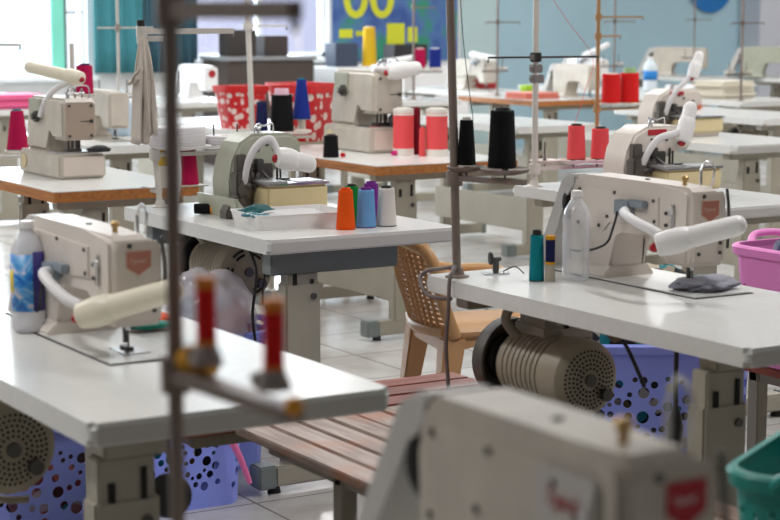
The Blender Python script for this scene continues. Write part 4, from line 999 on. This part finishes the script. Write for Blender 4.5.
# red baskets with white dots
DOT = bpy.data.materials.new('red plastic with white dots'); DOT.use_nodes = True; nt = DOT.node_tree; b_ = nt.nodes['Principled BSDF']; b_.inputs['Roughness'].default_value = .4
tc = nt.nodes.new('ShaderNodeTexCoord'); v_ = nt.nodes.new('ShaderNodeTexVoronoi'); v_.inputs['Scale'].default_value = 20; v_.inputs['Randomness'].default_value = .6
rp = nt.nodes.new('ShaderNodeValToRGB'); rp.color_ramp.interpolation = 'CONSTANT'; rp.color_ramp.elements[0].color = srgb(236,214,206)+(1,); rp.color_ramp.elements[1].position = .38; rp.color_ramp.elements[1].color = srgb(206,28,34)+(1,)
nt.links.new(tc.outputs['Object'], v_.inputs['Vector']); nt.links.new(v_.outputs['Distance'], rp.inputs['Fac']); nt.links.new(rp.outputs['Color'], b_.inputs['Base Color'])
def red_basket(loc, s, label, rot=0):
    t = thing('storage_basket', loc, label, 'basket', rot, 'red baskets')
    b = MB(); rings = []
    for z_, k in ((0,.72),(.005,.74),(.24,.95),(.24,.93),(.01,.70)):
        rings.append([b.bm.verts.new((x*k, y*k, z_)) for x, y in rrect(-.15,-.12,.15,.12,.04,4)])
    for A, B in zip(rings, rings[1:]):
        for i in range(len(A)): b.bm.faces.new((A[i],A[(i+1)%len(A)],B[(i+1)%len(A)],B[i]))
    b.bm.faces.new(rings[0][::-1]); b.bm.faces.new(rings[-1]); b.build('basket_body', DOT, t)
    b = MB(); rings = []
    for z_, k in ((.225,.96),(.265,.985),(.265,1.04),(.225,1.0)):
        rings.append([b.bm.verts.new((x*k, y*k, z_)) for x, y in rrect(-.15,-.12,.15,.12,.04,4)])
    for A, B in zip(rings, rings[1:]+rings[:1]):
        for i in range(len(A)): b.bm.faces.new((A[i],A[(i+1)%len(A)],B[(i+1)%len(A)],B[i]))
    b.build('rim', BASKR, t); t.scale = (s,s,s)
    return t
red_basket((4.91,9.97,TOP), .95, 'red basket with white dots, leftmost on the table behind the grey stand', 0)
red_basket((5.25,9.92,TOP), 1.0, 'red basket with white dots directly behind the navy cone', 0)
red_basket((4.74,8.82,TOP), 1.15, 'red basket with white dots behind the royal blue cone', 30)
MB_ = thing('stool', (4.74,8.82,0), 'tall grey stool under the red basket behind the royal blue cone', 'stool')
MB_.location.z = FL
MB().box(-.2,-.17,TOP-FL-.025,.2,.17,TOP-FL,.01).build('seat', STEEL, MB_)
for sx in (-1,1):
    for sy in (-1,1): MB().box(sx*.16-.015,sy*.13-.015,0,sx*.16+.015,sy*.13+.015,TOP-FL-.025).build('leg', STEEL, MB_)
# stand with red cones, far right of centre
SR = stand((6.50,8.55,TOP), 'rusty thread stand with two red cones behind the right thread stand', POLEO, 1.0, [(.10,.0,.07),(.22,-.02,.075)], .15, [(.28,-.02)], [(.66,.30,-.03),(.55,.2,.05)], plate_mat=CREAM, pr=.012)
cone((6.60,8.55,TOP+.164), .055,.052,.17,'red','left red thread cone on the rusty stand', group='red cones on the rusty stand', core=CARD)
cone((6.72,8.53,TOP+.164), .056,.053,.175,'red','right red thread cone with a green top on the rusty stand', group='red cones on the rusty stand', core=mat('pale green card', srgb(150,190,140), .6), tip=.03)
wbt = bottle((10.15,12.6,TOP), .30,.062,'white bottle with a blue label behind the red cones', mat('translucent white plastic', srgb(220,230,236), .3), WHITEP)
wrap(150,330,.10,.18,.0625, mat('blue label', srgb(20,130,210), .4), 'blue_label', wbt)
# teal and magenta cones at the left
cone((3.87,9.66,TOP), .048,.040,.145,'teal','teal thread cone behind the left coverstitch machine', group='cones at the left', core=TH['teal'])
Sl = stand((2.64,7.92,TOP), 'white thread stand at the left edge holding a magenta cone', POLEW, .62, [(.14,-.03,.06)], .07, [(.16,-.035)], [(.55,.1,-.2)], plate_mat=CREAM)
cone((2.78,7.89,TOP+.083), .050,.028,.175,'magenta','magenta thread cone at the left edge of the picture', group='cones at the left', core=TH['teal'])
Sm = stand((3.06,7.93,TOP), 'white thread stand behind the left coverstitch machine', POLEW, .55, [(.05,-.02,.05)], .31, [(.08,-.03)], [], plate_mat=CREAM)
cone((3.11,7.91,TOP+.323), .040,.036,.13,'magenta','dark magenta spool behind the raised cream lamp', group='cones at the left', core=TH['navy'])
# small cones high on a far stand
SB = stand((7.62,12.4,TOP), 'far thin thread stand with a magenta and a blue cone', POLEM, 1.0, [(.06,-.0,.06),(.20,-.0,.06)], .235, [(.26,0)], [(.72,.2,0)], plate_mat=CREAM, pr=.009)
cone((7.68,12.4,TOP+.248), .044,.042,.15,'magenta','far magenta thread cone above the coral spools', group='far cones', core=CARD)
cone((7.82,12.4,TOP+.248), .048,.046,.15,'blue','far blue thread cone above the coral spools', group='far cones', core=CARD)
# thin far stands against the wall
for x, y, lab, m in ((4.1,9.9,'thin far thread stand left of the grey stand',POLEW),(8.55,12.6,'thin far thread stand just left of the brown pole',POLEM),(10.22,13.2,'far thread stand with a pink guide left of the white pole',POLEM),(9.72,10.95,'far thread stand with a looped guide right of the rusty stand',POLEM),(12.7,15.05,'far thread stand with a teal tip in front of the blue wall',POLEM)):
    stand((x,y,TOP), lab, m, 1.0, [(.05,0,.05),(-.12,0,.05)], .22, [(.1,0),(-.15,0)], [(.60,.22,0),(.60,-.12,0)], plate_mat=CREAM, pr=.009)
# fabrics and boxes on far tables
def fold(loc, sx, sy, h, m, label, rot=0, grp='folded fabrics on the far tables'):
    o = MB().box(-sx/2,-sy/2,0,sx/2,sy/2,h*.5,h*.2).box(-sx/2*.96,-sy/2*.98,h*.5,sx/2*.97,sy/2,h,h*.2).build('folded_cloth', m); o.location = loc; o.rotation_euler = (0,0,R(rot)); return tag(o, label, 'cloth', grp)
fold((9.90,11.35,TOP), .45,.35,.14, fabric('far cream', (222,214,196)), 'cream folded cloth on the far right table', 10)
fold((9.95,11.75,TOP), .4,.4,.09, fabric('far white', (230,228,228)), 'white folded cloth behind the cream folded cloth', 0)
fold((13.5,13.75,TOP), .4,.3,.10, fabric('far red', (150,44,36)), 'dark red folded cloth at the right edge', 0)
fold((8.5,10.3,TOP), .3,.35,.07, fabric('far orange', (222,120,80)), 'orange folded cloth behind the lamp at the right', 0)
fold((8.55,12.1,TOP), .35,.3,.05, fabric('far salmon', (222,130,110)), 'salmon folded cloth above the coral spools', 0)
fold((8.75,12.45,TOP), .12,.12,.09, fabric('far lime', (170,210,40)), 'lime green cloth roll above the coral spools', 0)
fold((4.45,12.85,TOP), .5,.4,.10, fabric('far pink', (240,110,160)), 'pink folded cloth on the table under the bright window', 0)
fold((4.45,13.4,TOP), .5,.4,.08, fabric('far pale blue', (206,220,236)), 'pale blue folded cloth under the bright window', 0)
fold((4.3,15.4,TOP), .5,.5,.16, fabric('far white two', (236,240,244)), 'white folded cloth closest to the bright window', 0)
fold((9.2,13.9,TOP), .3,.3,.10, fabric('far crimson', (180,40,44)), 'crimson cloth right of the beige machine far behind', 0)
heap((4.0,9.7,TOP), .10,.10,.16, fabric('far blue white', (190,210,226)), 'pale blue cloth heap behind the left coverstitch machine', 71, 0, group='folded fabrics on the far tables')
# motors under two far tables
motor((8.45,9.4,.575), 'far motor under the white table at the right edge')
motor((9.85,11.2,.575), 'far motor under the table with fabric stacks')
# back counter under the second window with dark monitors
ct = thing('counter', (8.55,16.45,FL), 'dark wooden counter under the second window', 'counter')
DKW = mat('dark brown counter', srgb(70,58,52), .5)
MB().box(-.72,-.3,0,.22,.3,1.03,.01).build('counter_body', DKW, ct)
MB().box(-.74,-.32,1.03,.24,.32,1.07,.006).build('counter_top', mat('grey counter top', srgb(140,140,142), .5), ct)
cb = thing('cabinet', (9.85,16.5,FL), 'white low cabinet below the poster', 'cabinet')
MB().box(-.8,-.3,0,.8,.3,.95,.01).build('body', WHITEP, cb)
for k in (-1,1): MB().box(k*.4-.37,-.315,.05,k*.4+.37,-.3,.9,.004).build('door', WHITEP, cb)
cone((9.50,16.32,.90), .075,.06,.40,'yellow','far yellow thread cone in front of the poster', core=CARD)
for i, (x, w, h, c, lab) in enumerate(((8.05,.30,.26,(52,44,40),'dark box left on the counter under the second window'),(8.42,.26,.20,(60,50,46),'dark brown box in the middle of the counter'),(9.22,.26,.24,(60,70,90),'slate blue box on the cabinet left of the poster'),(9.98,.40,.22,(44,40,44),'black box on the cabinet below the poster'))):
    o = MB().box(-w/2,-.12,0,w/2,.12,h,.01).build('storage_box', mat('box %d' % i, srgb(*c), .6)); o.location = (x,16.4,1.02 if x < 9 else .90); tag(o, lab, 'box', 'boxes under the far window and poster')

# ------------------------------------------------------------------ daylight outside
w = bpy.data.worlds.new('overcast sky'); scene.world = w; w.use_nodes = True
bg = w.node_tree.nodes['Background']; bg.inputs['Color'].default_value = (.86,.93,1.0,1); bg.inputs['Strength'].default_value = 1.6
# daylight entering by the windows
for x, z, sx, sz, e in ((4.5,1.87,4.2,1.9,360),(8.6,1.95,1.4,1.8,90)):
    l = bpy.data.lights.new('window_daylight','AREA'); l.shape='RECTANGLE'; l.size=sx; l.size_y=sz; l.energy=e; l.color=(.88,.94,1)
    o = bpy.data.objects.new('window_daylight', l); COL.objects.link(o); o.location=(x,YW+.35,z); o.rotation_euler=(R(-90),0,0)
struct(MB().box(9.2,YW+4,-.1,13,YW+4.2,2.6).build('wall_neighbour', mat('lilac render', srgb(226,216,236), .9)))
# neighbouring pavement outside so that the window does not look on to a void
o = MB().box(-3,YW+.4,-.1,19,YW+14,-.02).build('ground', mat('pale pavement', srgb(210,206,204), .9)); struct(o)

# ------------------------------------------------------------------ camera
cam = bpy.data.cameras.new('camera'); co = bpy.data.objects.new('camera', cam); COL.objects.link(co)
co.location = (0,0,1.47)
yaw, pitch = R(30.843), R(7.729)
co.rotation_euler = (R(90)-pitch, 0, -yaw)
cam.sensor_width = 36; cam.lens = 85.0; cam.clip_start = .05; cam.clip_end = 200
cam.dof.use_dof = True; cam.dof.focus_distance = 5.75; cam.dof.aperture_fstop = 5.0
scene.camera = co
vs = scene.view_settings
scene.display_settings.display_device = 'sRGB'
vs.view_transform = 'Standard'; vs.look = 'None'; vs.gamma = 1; vs.use_curve_mapping = False; vs.exposure = 0.06
